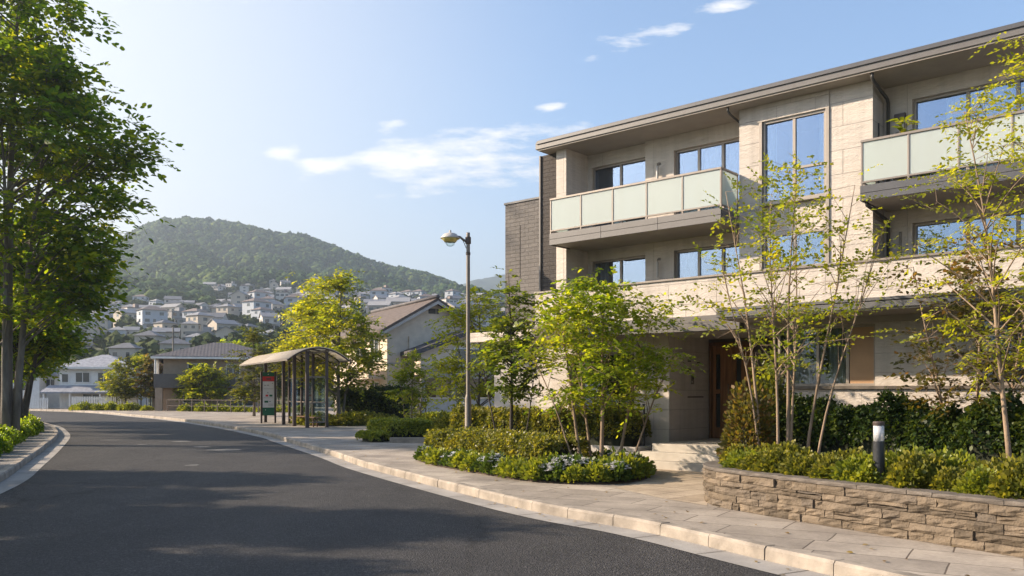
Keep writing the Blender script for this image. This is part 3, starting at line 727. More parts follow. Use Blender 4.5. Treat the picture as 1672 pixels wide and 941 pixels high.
balcony(4.90,11.3,8,'fascia_dark',label='right balcony with dark grey fascia')
# roof
rf=wall('roof',M['fascia'],[(-2.95,U_END,-8,1.30,7.68,7.84)],bevel=.008)
wall('roof_edge',M['fascia_dark'],[(-2.93,U_END,-8,1.26,7.84,7.905)],rf,bevel=.006)
wall('gutter',M['fascia_dark'],[(-2.9,U_END,1.30,1.33,7.80,7.86)],rf)
wall('soffit',M['soffit'],[(-2.9,U_END,-.1,1.27,7.651,7.679)],rf)
def pipe(name,pts,r=.032): 
    mb=MB(); mb.tube(pts,r,8); return mb.build(name,M['pipe'],apt,smooth=True)
pipe('downpipe',[(4.96,-1.2,7.66),(4.96,-1.2,7.57),(4.96,-1.12,7.53),(4.96,-.36,7.40),(4.96,-.29,7.33),(4.96,-.29,5.51)])
pipe('downpipe',[(4.96,-1.5,5.24),(4.96,-1.48,5.18),(4.96,-.36,5.08),(4.96,-.29,5.02),(4.96,-.29,3.43)])
pipe('downpipe',[(2.08,-1.2,7.66),(2.08,-1.2,7.57),(2.08,-1.1,7.53),(2.08,-.36,7.42),(2.08,-.31,7.36),(2.08,-.31,5.51)],.025)
def walllamp(u,c,z):
    o=wall('wall_lamp',M['steel_grey'],[(u-.03,u+.03,c,c+.03,z-.02,z+.04)],bevel=.004)
    mb=MB(); mb.tube([(u,-c-.02,z),(u,-c-.09,z+.0),(u,-c-.09,z-.05)],.008,6); mb.build('arm',M['steel_grey'],o,smooth=True)
    mb=MB(); mb.lathe([(.025,z-.42),(.03,z-.40),(.03,z-.08),(.02,z-.05)],10,(u,-c-.09)); mb.build('tube_shade',M['lamp_white'],o,smooth=True)
for z in (7.05,4.85): walllamp(-.12,.24,z)
wall('vent_hood',M['steel_dark'],[(5.06,5.26,.2,.27,6.98,7.10)],bevel=.006); wall('meter_box',M['steel_grey'],[(5.08,5.2,.2,.25,6.66,6.76)],bevel=.006)
wall('cable_duct',M['steel_grey'],[(5.14,5.18,.2,.235,4.35,4.85)],bevel=.004)
wall('pole_bracket',M['pipe'],[(4.865,4.885,.55,.58,5.6,6.9)])
# entrance steps
st=empty('entrance_steps',(BA[0],BA[1],0),D_ANG); tag(st,'three broad pale stone steps rising to the timber entrance door','steps')
for (u0,c1,z0,z1) in ((.12,.95,.1,.65),(.0,1.27,.1,.485),(-.12,1.58,.1,.318)):
    wall('step',M['step'],[(u0,2.89,(-1.9 if c1==.95 else c1-.319),c1,z0,z1)],st,bevel=.012)
# planter along the left part of the facade
pl=empty('concrete_planter',(BA[0],BA[1],0),D_ANG); tag(pl,'long low concrete planter in front of the ground floor wall, left of the steps','planter')
wall('planter_wall',M['grey_wall'],[(-6.1,-.15,1.05,1.2,.1,.56),(-.30,-.15,.02,1.05,.1,.56)],pl,bevel=.01)
wall('soil',M['soil'],[(-6.1,-.31,.01,1.04,.1,.5)],pl)
ps=empty('hedge_end_post',UC(-.22,.75)+(.56,),D_ANG); tag(ps,'thin black metal post closing the hedge end beside the entrance steps','post')
mb=MB(); mb.box(-.02,.02,-.02,.02,0,.95); mb.build('post_shaft',M['black'],ps,bevel=.003)
mb=MB(); mb.box(-.035,.035,-.035,.035,.95,.965); mb.build('post_cap',M['black'],ps,bevel=.003)
# ------------------------------------------------------------------ stone planter wall
PW=catmull([(5.15,17.0),(4.85,15.7),(4.25,14.75),(3.5,14.0),(3.02,13.35),(2.9,12.65),(3.08,12.0),(3.5,11.2),(4.05,10.2),(5.12,8.45),(6.6,6.0),(8.6,2.7)],0.08)
PT=np.concatenate([[0],np.cumsum(np.linalg.norm(np.diff(PW,axis=0),axis=1))])
def pwat(s): return np.array([np.interp(s,PT,PW[:,0]),np.interp(s,PT,PW[:,1])])
def pwn(s):
    d=pwat(s+.06)-pwat(s-.06); d/=max(np.linalg.norm(d),1e-6); return np.array([d[1],-d[0]])
sw=empty('stone_wall',(4.05,10.2,PV)); tag(sw,'curved low planter wall of rough tan stone blocks along the pavement','stone wall')
m,nt=newmat('rough_stone'); v=objvec(nt); g_=nt.nodes.new('ShaderNodeNewGeometry')
n1=noise(nt,v,5,7,0.65); n2=noise(nt,v,38,4,0.6)
c=ramp(nt,g_.outputs['Random Per Island'],[(0.0,(0.10,0.081,0.061)),(0.35,(0.15,0.120,0.089)),(0.7,(0.19,0.152,0.113)),(1.0,(0.125,0.105,0.086))]).outputs[0]
c=mixc(nt,1.0,c,ramp(nt,n1.outputs[0],[(0.25,(0.55,0.54,0.52)),(0.5,(0.95,0.94,0.92)),(0.75,(1.25,1.22,1.15))]).outputs[0],'MULTIPLY')
h=math_(nt,'ADD',n1.outputs[0],math_(nt,'MULTIPLY',n2.outputs[0],0.5))
M['rough_stone']=finish(m,nt,c,0.9,0,h,1.0,0.035,0.2)
def blocks(z0,z1,rd,lmin,lmax,omin,omax,rough,depth=.13,org=(4.05,10.2,PV)):
    mb=MB(); s=rd.uniform(0,.2)
    while s<PT[-1]-.3:
        l=rd.uniform(lmin,lmax)
        if rd.random()<.25: l*=.55
        a=s+.004; b=s+l-.004
        splits=[(z0+.003,z1-.003)]
        if rough>.004 and rd.random()<.13: zm=z0+(z1-z0)*rd.uniform(.35,.65); splits=[(z0+.003,zm-.003),(zm+.003,z1-.003)]
        for (za,zb) in splits:
            o=rd.uniform(omin,omax); nx=max(2,int(l/.09))+1; nz=4; vs=[]; fs=[]
            tilt=rd.uniform(-.03,.03)
            for j in range(nz):
                for i in range(nx):
                    q=a+(b-a)*i/(nx-1); z=za+(zb-za)*j/(nz-1)
                    edge=(i in(0,nx-1)) or (j in (0,nz-1))
                    d=o+(rd.gauss(0,rough) if not edge else -abs(rd.gauss(0,rough*.8))-.006)+tilt*(i/(nx-1)-.5)*.4
                    p=pwat(q+(0 if not edge else rd.uniform(-.002,.002)))+pwn(q)*d
                    vs.append((p[0]-org[0],p[1]-org[1],z+(rd.uniform(-.003,.003) if j in(0,nz-1) else 0)-org[2]+PV))
            nf=len(vs)
            for j in (0,nz-1):
                for i in range(nx):
                    q=a+(b-a)*i/(nx-1); z=(za,zb)[j>0]; p=pwat(q)-pwn(q)*depth
                    vs.append((p[0]-org[0],p[1]-org[1],z-org[2]+PV))
            for j in range(nz-1):
                for i in range(nx-1): fs.append((j*nx+i,j*nx+i+1,(j+1)*nx+i+1,(j+1)*nx+i))
            for i in range(nx-1):
                fs.append((nf+i,nf+i+1,i+1,i)); t=(nz-1)*nx; fs.append((t+i,t+i+1,nf+nx+i+1,nf+nx+i))
                fs.append((nf+nx+i,nf+nx+i+1,nf+i+1,nf+i))
            fs.append((nf,0,nx*1,nf+nx) if False else tuple([nf]+[k*nx for k in range(nz)]+[nf+nx]))
            fs.append(tuple([nf+nx-1]+[k*nx+nx-1 for k in range(nz)]+[nf+2*nx-1]))
            mb.add(vs,fs)
        s+=l
    return mb
rd=random.Random(11); allb=MB()
zc=0.0
for k,hh in enumerate((.10,.095,.11,.09,.105)):
    b=blocks(zc,zc+hh,rd,.20,.58,0,.028,.011); allb.add(b.v,b.f); zc+=hh
allb.build('stonework',M['rough_stone'],sw)
b=blocks(zc,zc+.055,rd,.5,.8,.012,.022,.003,depth=.26); b.build('coping',M['coping'],sw)
WT=PV+zc+.055
core=MB(); n=len(PW); vs=[];fs=[]
for i in range(n):
    q=PT[i]; nn=pwn(q)
    for d in (-.02,-.24):
        p=PW[i]+nn*d
        for z in (-.1,zc-.004): vs.append((p[0]-4.05,p[1]-10.2,z))
for i in range(n-1):
    a=i*4;c_=a+4
    fs+= [(a,c_,c_+1,a+1),(a+2,a+3,c_+3,c_+2),(a+1,c_+1,c_+3,a+3)]
core.add(vs,fs); core.build('mortar_core',M['soil'],sw)
sp=[(p[0]-4.05,p[1]-10.2) for p in (PW+np.array([pwn(q)*-.2 for q in PT]))[::4]]
far=[UC(12.4,1.01),UC(2.95,1.01)]
sp+= [(x-4.05,y-10.2) for x,y in far]
s_=MB(); s_.add([(x,y,zc-.01) for x,y in sp],[tuple(range(len(sp)))]); s_.build('soil',M['soil'],sw)
SOIL=PV+zc-.01

# ------------------------------------------------------------------ bollard light
def bollard():
    o=empty('bollard_light',(4.47,10.45,SOIL)); tag(o,'charcoal bollard light with clear lantern head standing in the stone planter','bollard light')
    z=.80; r=.068
    mb=MB(); mb.lathe([(r,-.05),(r,z-.24)],24); mb.build('bollard_shaft',M['black'],o,smooth=False,bevel=.003)
    mb=MB(); mb.lathe([(r*.93,z-.24),(r*.93,z-.05)],24); mb.build('lantern',M['lantern'],o,smooth=True)
    mb=MB(); mb.lathe([(r*.35,z-.235),(r*.35,z-.06)],12); mb.build('lamp_core',M['lamp_white'],o,smooth=True)
    mb=MB(); mb.lathe([(r*1.02,z-.05),(r*1.04,z-.015),(r*.9,z+.0)],24); mb.build('cap',M['steel_dark'],o,bevel=.003)
    return o
m,nt=newmat('lantern_acrylic'); p=nt.nodes.new('ShaderNodeBsdfPrincipled'); p.inputs['Base Color'].default_value=(.62,.63,.66,1); p.inputs['Roughness'].default_value=.2
t=nt.nodes.new('ShaderNodeBsdfTransparent'); mx=nt.nodes.new('ShaderNodeMixShader'); mx.inputs[0].default_value=.35
L(nt,p.outputs[0],mx.inputs[1]); L(nt,t.outputs[0],mx.inputs[2]); o_=nt.nodes.new('ShaderNodeOutputMaterial'); L(nt,mx.outputs[0],o_.inputs[0]); M['lantern']=m
bollard()

# ------------------------------------------------------------------ street lamp
def street_lamp():
    o=empty('street_lamp',(-1.1,21.5,PV)); tag(o,'tall grey street lamp with a domed lantern on a short arm','street lamp')
    k=PV
    mb=MB(); mb.lathe([(.095,-.05),(.095,.06),(.085,.08),(.082,1.48),(.06,1.56),(.052,1.6),(.046,5.6),(.046,5.64),(.0,5.645)],16); mb.build('pole',M['steel_grey'],o,smooth=True,bevel=0)
    mb=MB(); mb.lathe([(.054,5.08),(.058,5.09),(.058,5.14),(.054,5.15)],16); mb.lathe([(.068,5.36),(.072,5.37),(.072,5.52),(.068,5.53)],16); mb.build('collar',M['steel_dark'],o,smooth=False)
    mb=MB(); mb.tube([(-.04,0,5.42),(-.12,0,5.46),(-.2,0,5.53),(-.30,0,5.55)],[.035,.032,.028,.03],10); mb.tube([(-.05,0,5.25),(-.1,0,5.38),(-.14,0,5.46)],.009,6); mb.build('arm',M['steel_grey'],o,smooth=True)
    c=(-.45,0)
    mb=MB(); mb.lathe([(.245,5.49),(.25,5.50),(.20,5.55),(.17,5.60),(.09,5.63),(.03,5.637),(.03,5.70),(.0,5.705)],24,c); mb.build('lamp_shade',M['lamp_white'],o,smooth=True)
    mb=MB(); mb.lathe([(.232,5.488),(.18,5.45),(.14,5.40)],24,c); mb.build('reflector',M['lamp_gold'],o,smooth=True)
    mb=MB(); mb.lathe([(.118,5.399),(.115,5.36),(.085,5.315),(.04,5.295),(.0,5.293)],20,c); mb.build('glass_bowl',M['glass_shelter'],o,smooth=True)
    mb=MB(); mb.box(-.03,.03,-.095,-.078,.5,.8); mb.build('access_hatch',M['steel_grey'],o,bevel=.004)
street_lamp()

# ------------------------------------------------------------------ bus shelter and stop sign
SA=math.atan2(.49,.872); F0=(-9.4,39.35)
def shelter():
    o=empty('bus_shelter',F0+(PV,),SA); tag(o,'dark framed bus shelter with curved pale roof and glass screens beside the kerb','bus shelter')
    ez,az,xc,hw=3.11,3.70,.45,1.45
    Z=lambda x: ez+(az-ez)*(1-((x-xc)/hw)**2)
    for (x,y) in ((0,0),(0,2.2),(0,4.2),(0,8.0),(.92,0),(.92,2.2),(.92,4.2),(.92,6.6)):
        mb=MB(); w=.075 if x==0 else .06; mb.box(x-w,x+w,y-w,y+w,-.02,Z(x)-.03); 
        mb.box(x-w-.03,x+w+.03,y-w-.03,y+w+.03,-.02,.02); mb.build('post',M['steel_dark'],o,bevel=.006)
    for i in range(8):
        y=-.35+10.05*i/7; mb=MB()
        pts=[(xc-hw+2*hw*k/14,y,Z(xc-hw+2*hw*k/14)-.045) for k in range(15)]; mb.tube(pts,.035,6); mb.build('rib',M['steel_dark'],o,smooth=True)
    mb=MB(); 
    for x in (0,.92): mb.box(x-.04,x+.04,-.3,9.65,Z(x)-.14,Z(x)-.05)
    for x in (xc-hw,xc+hw): mb.box(x-.02,x+.02,-.37,9.72,ez-.05,ez+.025)
    mb.build('roof_beam',M['steel_grey'],o)
    mb=MB(); vs=[];fs=[]; n=21
    for y in (-.36,9.71):
        for s in (0,.018):
            for k in range(n): x=xc-hw+2*hw*k/(n-1); vs.append((x,y,Z(x)+s))
    for k in range(n-1):
        fs+= [(k,k+1,2*n+k+1,2*n+k),(n+k,3*n+k,3*n+k+1,n+k+1),(k,n+k,n+k+1,k+1),(2*n+k,2*n+k+1,3*n+k+1,3*n+k)]
    mb.add(vs,fs); mb.build('roof_sheet',M['canopy_sheet'],o,smooth=True)
    def screen(x0,x1,y0,y1):
        f=MB(); al=abs(y1-y0)>abs(x1-x0)
        for (za,zb) in ((.22,.27),(1.12,1.17),(2.32,2.37)):
            f.box(min(x0,x1)-(.02 if al else 0),max(x0,x1)+(.02 if al else 0),min(y0,y1)-(0 if al else .02),max(y0,y1)+(0 if al else .02),za,zb)
        s=f.build('screen',M['steel_grey'],o)
        for (za,zb) in ((.275,1.115),(1.175,2.315)):
            g=MB(); g.box(min(x0,x1)-(.005 if al else 0),max(x0,x1)+(.005 if al else 0),min(y0,y1)-(0 if al else .005),max(y0,y1)+(0 if al else .005),za,zb); g.build('glass_pane',M['glass_shelter'],s)
    screen(.92,.92,.07,2.13); screen(.92,.92,2.27,4.13); screen(.92,.92,4.27,6.53); screen(.075,.85,0,0)
    mb=MB(); mb.box(.45,.78,.5,3.9,.42,.46); mb.box(.5,.56,.8,.86,0,.42); mb.box(.5,.56,3.5,3.56,0,.42); mb.box(.68,.74,.8,.86,0,.42); mb.box(.68,.74,3.5,3.56,0,.42); mb.build('seat',M['wood_dark'],o)
shelter()
M['sign_red']=plain('sign_red',(0.55,0.035,0.04),.5,0,.05); M['sign_green']=plain('sign_green',(0.012,0.11,0.06),.5,0,.06); M['sign_white']=plain('sign_white',(0.62,0.62,0.64),.5,0,.05); M['sign_ink']=plain('sign_ink',(0.05,0.05,0.06),.5,0,.05)
def stop_sign():
    cs,sn=math.cos(SA),math.sin(SA); lx,ly=-.46,6.74
    o=empty('bus_stop_sign',(F0[0]+lx*cs-ly*sn,F0[1]+lx*sn+ly*cs,PV),SA); tag(o,'upright bus stop timetable board, red band over white, green foot','bus stop sign')
    for x in (-.05,.67):
        mb=MB(); mb.box(x-.045,x+.045,-.045,.045,-.02,2.72); mb.build('post',M['steel_dark'],o,bevel=.005)
    b=MB(); b.box(0,.62,-.02,.02,.40,2.68); b=b.build('board',M['steel_dark'],o)
    for nme,za,zb,mt in (('green_foot',.41,.82,'sign_green'),('timetable',.82,2.20,'sign_white'),('red_band',2.20,2.46,'sign_red'),('header',2.46,2.67,'sign_green')):
        p=MB(); p.box(.01,.61,-.026,-.021,za+.003,zb-.003); p.build(nme,M[mt],b)
    q=MB()
    for (x0,x1,za,zb) in ((.2,.27,2.29,2.37),(.28,.35,2.29,2.37),(.36,.44,2.29,2.37),(.08,.2,1.98,2.0),(.26,.31,1.97,2.02),(.5,.54,2.08,2.11),(.05,.57,1.80,1.812),(.26,.3,1.58,1.63),(.05,.57,1.33,1.34),(.3,.56,1.0,1.01),(.3,.56,.95,.96),(.3,.56,.9,.91)): q.box(x0,x1,-.031,-.0265,za,zb)
    q.build('lettering',M['sign_ink'],b)
    q=MB(); q.box(.16,.30,-.031,-.0265,1.40,1.50); q.build('red_block',M['sign_red'],b)
    q=MB(); q.box(.36,.52,-.031,-.0265,1.40,1.50); q.box(.1,.3,-.031,-.0265,1.08,1.18); q.box(.36,.42,-.031,-.0265,1.12,1.16); q.build('green_block',M['sign_green'],b)
    q=MB(); q.box(.14,.18,-.031,-.0265,.68,.72); q.box(.28,.32,-.031,-.0265,2.55,2.59); q.build('emblem',M['sign_white'],b)
stop_sign()

# ------------------------------------------------------------------ island bed with hedge, flowers
BED=catmull([(-2.3,20.7),(-1.7,19.1),(-.97,17.8),(.2,15.95),(1.2,15.25),(2.05,15.5),(2.62,16.5),(2.45,17.9),(1.3,19.5),(-.2,21.3),(-1.5,22.6),(-2.25,22.3),(-2.3,20.7)],.15)[:-1]
bd=empty('flower_bed',(0,18,PV)); tag(bd,'curved island bed of dark soil in the pavement below the clipped hedge','flower bed')
mb=MB(); mb.prism([(p[0],p[1]-18) for p in BED],-.05,.025); mb.build('soil',M['soil'],bd)
hedge('clipped_hedge','clipped hedge with bronze green leaves and tiny white flowers in the island bed',[(-1.55,21.1),(-.7,20.0),(.2,18.7),(1.0,17.55)],1.25,.66,PV+.02,M['lf_hedge'],21000,.06,3,flowers=260,lump=.07)
rd=random.Random(5); k=0
BS=PV+.02
pts=[]
TT=np.concatenate([[0],np.cumsum(np.linalg.norm(np.diff(BED,axis=0),axis=1))]); cen=np.array([.2,18.6])
s=.2
while s<9.6:
    p=np.array([np.interp(s,TT,BED[:,0]),np.interp(s,TT,BED[:,1])]); d=cen-p; d/=np.linalg.norm(d); pts.append(tuple(p+d*rd.uniform(.18,.3))); s+=rd.uniform(.34,.46)
pts+=[(1.3,15.95),(1.75,16.0),(2.1,16.3),(.95,16.3),(1.45,16.45),(1.95,16.75),(1.2,16.85),(2.25,17.0),(.8,16.75),(2.2,17.6),(1.9,18.0)]
proto={}
for (x,y) in pts:
    kind='white' if rd.random()<.42 else 'green'
    if kind not in proto:
        proto[kind]=shrub('border_plant','low bedding plant with small white flowers edging the island bed' if kind=='white' else 'low leafy green bedding plant edging the island bed',(x,y,BS),.23,.24,620,.075,M['lf_cover'] if kind=='white' else M['lf_hedge_bright'],17 if kind=='white' else 23,'white flowered bedding plants edging the island bed' if kind=='white' else 'leafy green bedding plants edging the island bed',flowers=46 if kind=='white' else 0,cat_='plant'); o=proto[kind]
    else: o=copy_tree(proto[kind])
    sc=rd.uniform(.8,1.25); o.location=(x,y,BS); o.scale=(sc,sc,sc*rd.uniform(.85,1.15)); o.rotation_euler=(0,0,rd.random()*6)

pp=empty('potted_plant',UC(5.42,.95)+(5.505,),0); tag(pp,'leafy green potted plant on the right balcony before the upper window','potted plant')
mb=MB(); mb.lathe([(.13,0),(.18,.34),(.19,.36),(.165,.36),(.15,.30)],16); mb.build('pot',M['coping'],pp,smooth=True)
rng=np.random.default_rng(4); th=rng.random(46)*6.283; V,Q=leaf_quads(np.stack([np.cos(th)*.05,np.sin(th)*.05,.5+rng.random(46)*.75],1),nrm(np.stack([np.cos(th),np.sin(th),.2+rng.random(46)*.7],1)),nrm(np.stack([-np.cos(th)*.3,-np.sin(th)*.3,1+0*th],1)),.16+.16*rng.random(46),.17,.08,.35); np_object('foliage',V,Q,M['lf_lime'],pp)
mb=MB()
for k in range(4): mb.tube([(.03*math.cos(k*1.6),.03*math.sin(k*1.6),.28),(.06*math.cos(k*1.6),.06*math.sin(k*1.6),1.2)],.012,5)
mb.build('stems',M['bark'],pp)
# litter of small dry leaves in the gutter and on the paving
rng=np.random.default_rng(9); qs=KR[(KR[:,1]>5)&(KR[:,1]<34)]; pk=qs[rng.integers(0,len(qs),170)]+rng.normal(0,1,(170,2))*np.array([.05,.05]); lane=rng.choice([-.12,-.3,.4,.9,1.6],170,p=[.4,.15,.15,.15,.15]); pk=pk+lane[:,None]*np.array([.87,.49])+rng.normal(0,.07,(170,2))
zz=np.where(lane>0,PV+.008,.014); th=rng.random(170)*6.283; ax=np.stack([np.cos(th),np.sin(th),.05+0*th],1); V,Q=leaf_quads(np.stack([pk[:,0],pk[:,1],zz],1),nrm(ax),nrm(np.array([0,0,1.0])+rng.normal(0,.2,(170,3))),.04+.035*rng.random(170),.34,.1,0)
M['dry_leaf']=leafmat('dry_leaves',[(.10,.06,.025),(.20,.13,.04),(.26,.2,.05)],.2); tag(np_object('fallen_leaves',V,Q,M['dry_leaf']),'small dry leaves scattered along the gutter and paving','leaves',kind='stuff')
# hedges against the building and in the beds
hedge('facade_hedge','dark loose hedge in the long planter against the ground floor wall',[UC(-6.0,.62),UC(-4.5,.62),UC(-3,.62),UC(-1.6,.62),UC(-.5,.62)],.85,.78,PV+.35,M['lf_hedge'],17000,.065,4,lump=.14)
hedge('low_hedge','short low green hedge in front of the concrete planter, behind the island bed',[UC(-4.3,1.72),UC(-3.2,1.72),UC(-2.0,1.75)],.6,.42,PV,M['lf_hedge_bright'],5200,.06,6,lump=.06)
hedge('box_hedge','front block of clipped bright yellow green hedge beside the small olive tree',[(-4.55,30.0),(-3.85,28.9),(-2.75,28.7)],1.0,.66,PV,M['lf_hedge_bright'],8000,.08,7,lump=.04)
hedge('box_hedge','rear block of clipped green hedge behind the small olive tree',[(-3.2,32.2),(-1.6,31.6)],1.1,.8,PV,M['lf_hedge_bright'],5200,.085,8,lump=.04)
hedge('box_hedge','low creeping green hedge at the left foot of the bright clipped hedge',[(-4.95,28.9),(-4.3,28.1)],.6,.3,PV,M['lf_hedge_bright'],2000,.08,9,lump=.04)
kb=empty('edging_stone',(-3.2,27.75,PV)); tag(kb,'short grey edging stone in front of the bright clipped hedge','edging stone')
mb=MB(); mb.box(-.75,.65,-.09,.09,-.03,.17); mb.build('stone_block',M['kerb'],kb,bevel=.02)
shrub('shrub','bushy bright shrub beside the street lamp foot',(-1.9,26.6,PV),.75,.85,2600,.1,M['lf_hedge'],31)
shrub('shrub','round green shrub behind the street lamp, left of the facade hedge',(-.55,25.6,PV),.8,.9,2600,.1,M['lf_hedge'],32)
hedge('tall_hedge','tall dark hedge below the ground floor window inside the stone planter',[(4.75,15.5),(5.3,14.6),(6.1,13.5),(7.0,12.3),(8.2,10.8),(9.6,9.0)],.75,.86,SOIL,M['lf_hedge_dark'],42000,.062,10,lump=.2)
sh=None; s=PT[-1]*.27; i=0
specs=[('lf_hedge','small leafy planter shrub with bronze tips along the wall coping'),('lf_hedge_bright','small bright green planter shrub along the wall coping')]
protos={}
while s<PT[-1]-1:
    p=pwat(s)-pwn(s)*rd.uniform(.46,.56); kd=specs[0 if rd.random()<.6 else 1]
    if abs(p[0]/p[1]-4.47/10.45)<.03 and p[1]<10.6: s+=.3; continue
    if kd[0] not in protos:
        o=protos[kd[0]]=shrub('planter_shrub',kd[1],(p[0],p[1],SOIL),.27,.27,2600,.055,M[kd[0]],41+i,'bronze tipped shrubs along the stone wall coping' if kd[0]=='lf_hedge' else 'bright green shrubs along the stone wall coping')
    else: o=copy_tree(protos[kd[0]])
    o.location=(p[0],p[1],SOIL-.02); sc=rd.uniform(.85,1.2); o.scale=(sc,sc,sc*rd.uniform(.8,1.05)); o.rotation_euler=(0,0,rd.random()*6)
    s+=rd.uniform(.36,.5); i+=1
s=PT[-1]*.3
while s<PT[-1]-1:
    p=pwat(s)-pwn(s)*rd.uniform(.85,1.0); o=copy_tree(protos[rd.choice(['lf_hedge','lf_hedge_bright'])]); o.location=(p[0],p[1],SOIL-.02); sc=rd.uniform(.9,1.3); o.scale=(sc,sc,sc); o.rotation_euler=(0,0,rd.random()*6); s+=rd.uniform(.38,.5)
shrub('shrub','upright reddish green shrub beside the entrance steps at the planter corner',(3.95,14.35,SOIL),.42,1.05,2300,.085,M['lf_rust'],51)
shrub('shrub','dark upright shrub in front of the door, behind the reddish shrub',(4.55,15.2,SOIL),.4,1.5,2300,.085,M['lf_olive'],52)
# ------------------------------------------------------------------ garden trees
make_tree('maple_tree','lush green multi stemmed maple in the island bed before the facade',(1.8,17.35,BS),3.95,[(0,.9),(.25,1.15),(.55,1.25),(.8,1.0),(1,.35)],1.4,78,14,M['lf_maple'],M['bark_pale'],.112,.42,8,
  stems=[(0,0,.1,.1,.95,1.0),(-.38,.1,-.55,.1,.9,.8),(.35,.05,.65,-.1,.8,.75),(-.15,.35,-.35,.6,.85,.7),(.55,-.1,.95,.1,.6,.55),(-.5,-.1,-.95,-.2,.62,.5)],seed=21,cs=.24,r0=.05,twig=.006,extra=[(1.3,-.2,3.0,1.1),(1.1,.1,2.4,1.1),(1.45,.1,3.4,.6),(1.1,-.3,1.75,.6),(.9,.2,1.7,1)],droop=.3)
make_tree('slim_tree','slim dark green conical tree rising from the clipped hedge',(-.02,20.2,BS),4.55,[(0,.55),(.3,.72),(.6,.5),(.85,.25),(1,.06)],1.5,60,10,M['lf_slim'],M['bark_dark'],.11,.3,8,
  stems=[(0,0,-.02,0,.97,1),(-.3,.2,-.4,.2,.55,.6),(.25,.2,.4,.2,.5,.5)],seed=22,cs=.17,r0=.05,twig=.005)
make_tree('young_tree','bright yellow green spreading young tree left behind the lamp pole',(-1.05,26.0,PV),4.75,[(0,1.0),(.35,1.35),(.7,.9),(1,.2)],1.5,56,11,M['lf_yellow'],M['bark'],.13,.5,8,
  stems=[(0,0,.1,0,.92,1),(-.2,.1,-.5,0,.8,.7)],seed=23,cs=.26,r0=.055,twig=.006)
make_tree('small_tree','small wispy olive yellow tree standing in the bright clipped hedges',(-3.55,30.4,PV),3.2,[(0,.5),(.3,.68),(.7,.45),(1,.08)],.8,44,9,M['lf_lime'],M['bark_pale'],.11,.34,8,
  stems=[(0,0,0,0,.95,1),(-.2,0,-.25,0,.7,.7),(.2,.1,.3,0,.75,.7)],seed=24,cs=.16,r0=.04,twig=.005)
make_tree('planter_tree','airy yellow green multi stemmed tree in the stone planter before the bay window',(4.48,13.95,SOIL),4.85,[(0,.55),(.25,1.1),(.45,1.35),(.7,1.0),(.9,.6),(1,.25)],1.5,105,5.2,M['lf_lime'],M['bark_pale'],.08,.40,8,
  stems=[(0,0,.15,.1,.97,1),(-.36,.2,-.5,.2,.93,.9),(.3,.0,.8,-.1,.93,.85),(-.2,-.15,-.2,-.3,.85,.8),(.12,.2,.3,.5,.85,.8),(.4,-.2,.85,-.3,.72,.7),(-.42,.05,-.6,.0,.66,.65)],seed=25,cs=.2,r0=.035,twig=.005,outward=.7,rise=.35,droop=.2,inner=.1,extra=[(1.5,-.4,3.2,1.2),(1.25,-.3,2.9,1.2),(-1.45,.1,2.75,1.1),(1.3,-.3,3.7,1),(.15,0,4.75,.9),(-.5,.1,4.5,.9)])
make_tree('dark_tree','darker bronze green young tree at the far right before the ground floor wall',(6.9,12.75,SOIL),3.4,[(0,.7),(.35,1.0),(.7,.75),(1,.2)],.9,60,8,M['lf_rust'],M['bark_pale'],.09,.36,8,
  stems=[(0,0,.1,.1,.95,1),(-.3,.15,-.5,.1,.9,.8),(.2,-.2,.5,-.2,.85,.8)],seed=26,cs=.2,r0=.035,twig=.005,inner=.2)
make_tree('locust_tree','tall feathery yellow green tree at the right edge of the photo',(6.55,10.7,SOIL),5.6,[(0,.6),(.3,1.25),(.6,1.1),(.85,.6),(1,.2)],1.5,88,7,M['lf_yellow'],M['bark_pale'],.074,.42,12,
  stems=[(0,0,.1,.1,.97,1),(-.25,.1,-.5,.2,.85,.8),(.3,.1,.6,0,.8,.8)],seed=27,cs=.24,r0=.045,twig=.005,inner=.15,extra=[(-1.3,.3,2.4,1.1),(-1.45,.2,3.0,1),(-1.1,.3,3.6,1),(-1.2,.2,1.9,1)],w=.26,spread=70)
# ------------------------------------------------------------------ trees by the bus shelter and beyond
make_tree('ginkgo_tree','tall yellow green tree directly behind the bus shelter roof, right of its paler twin',(-8.75,43.2,PV),7.7,[(0,1.3),(.2,1.95),(.5,1.5),(.8,.7),(1,.12)],2.0,84,11,M['lf_lime'],M['bark'],.2,.75,8,stems=[(0,0,.1,0,.96,1),(.15,.1,.7,.2,.6,.7)],seed=30,cs=.36,r0=.11,twig=.01,extra=[(1.8,.2,3.6,1.4),(1.6,-.2,3.0,1.4),(2.0,.2,4.3,1)])
make_tree('ginkgo_tree','pale yellow conical tree behind the bus shelter, left of the taller green one',(-11.0,47.0,PV),8.0,[(0,1.3),(.25,1.8),(.5,1.3),(.8,.6),(1,.1)],2.2,74,11,M['lf_yellow'],M['bark'],.21,.75,8,seed=31,cs=.36,r0=.11,twig=.01)
make_tree('garden_tree','dark green conical tree left of the bus shelter roof',(-17.6,58.5,PV),6.1,[(0,1.1),(.3,1.35),(.6,.95),(1,.15)],1.2,60,11,M['lf_olive'],M['bark'],.2,.6,8,seed=32,cs=.32,r0=.1,twig=.01)
make_tree('garden_tree','small round bright green tree on the verge before the brown house',(-26.6,74.5,PV),4.2,[(0,1.3),(.35,1.9),(.7,1.3),(1,.3)],1.3,54,11,M['lf_lime'],M['bark'],.24,.7,8,seed=33,cs=.36,r0=.09,twig=.01)
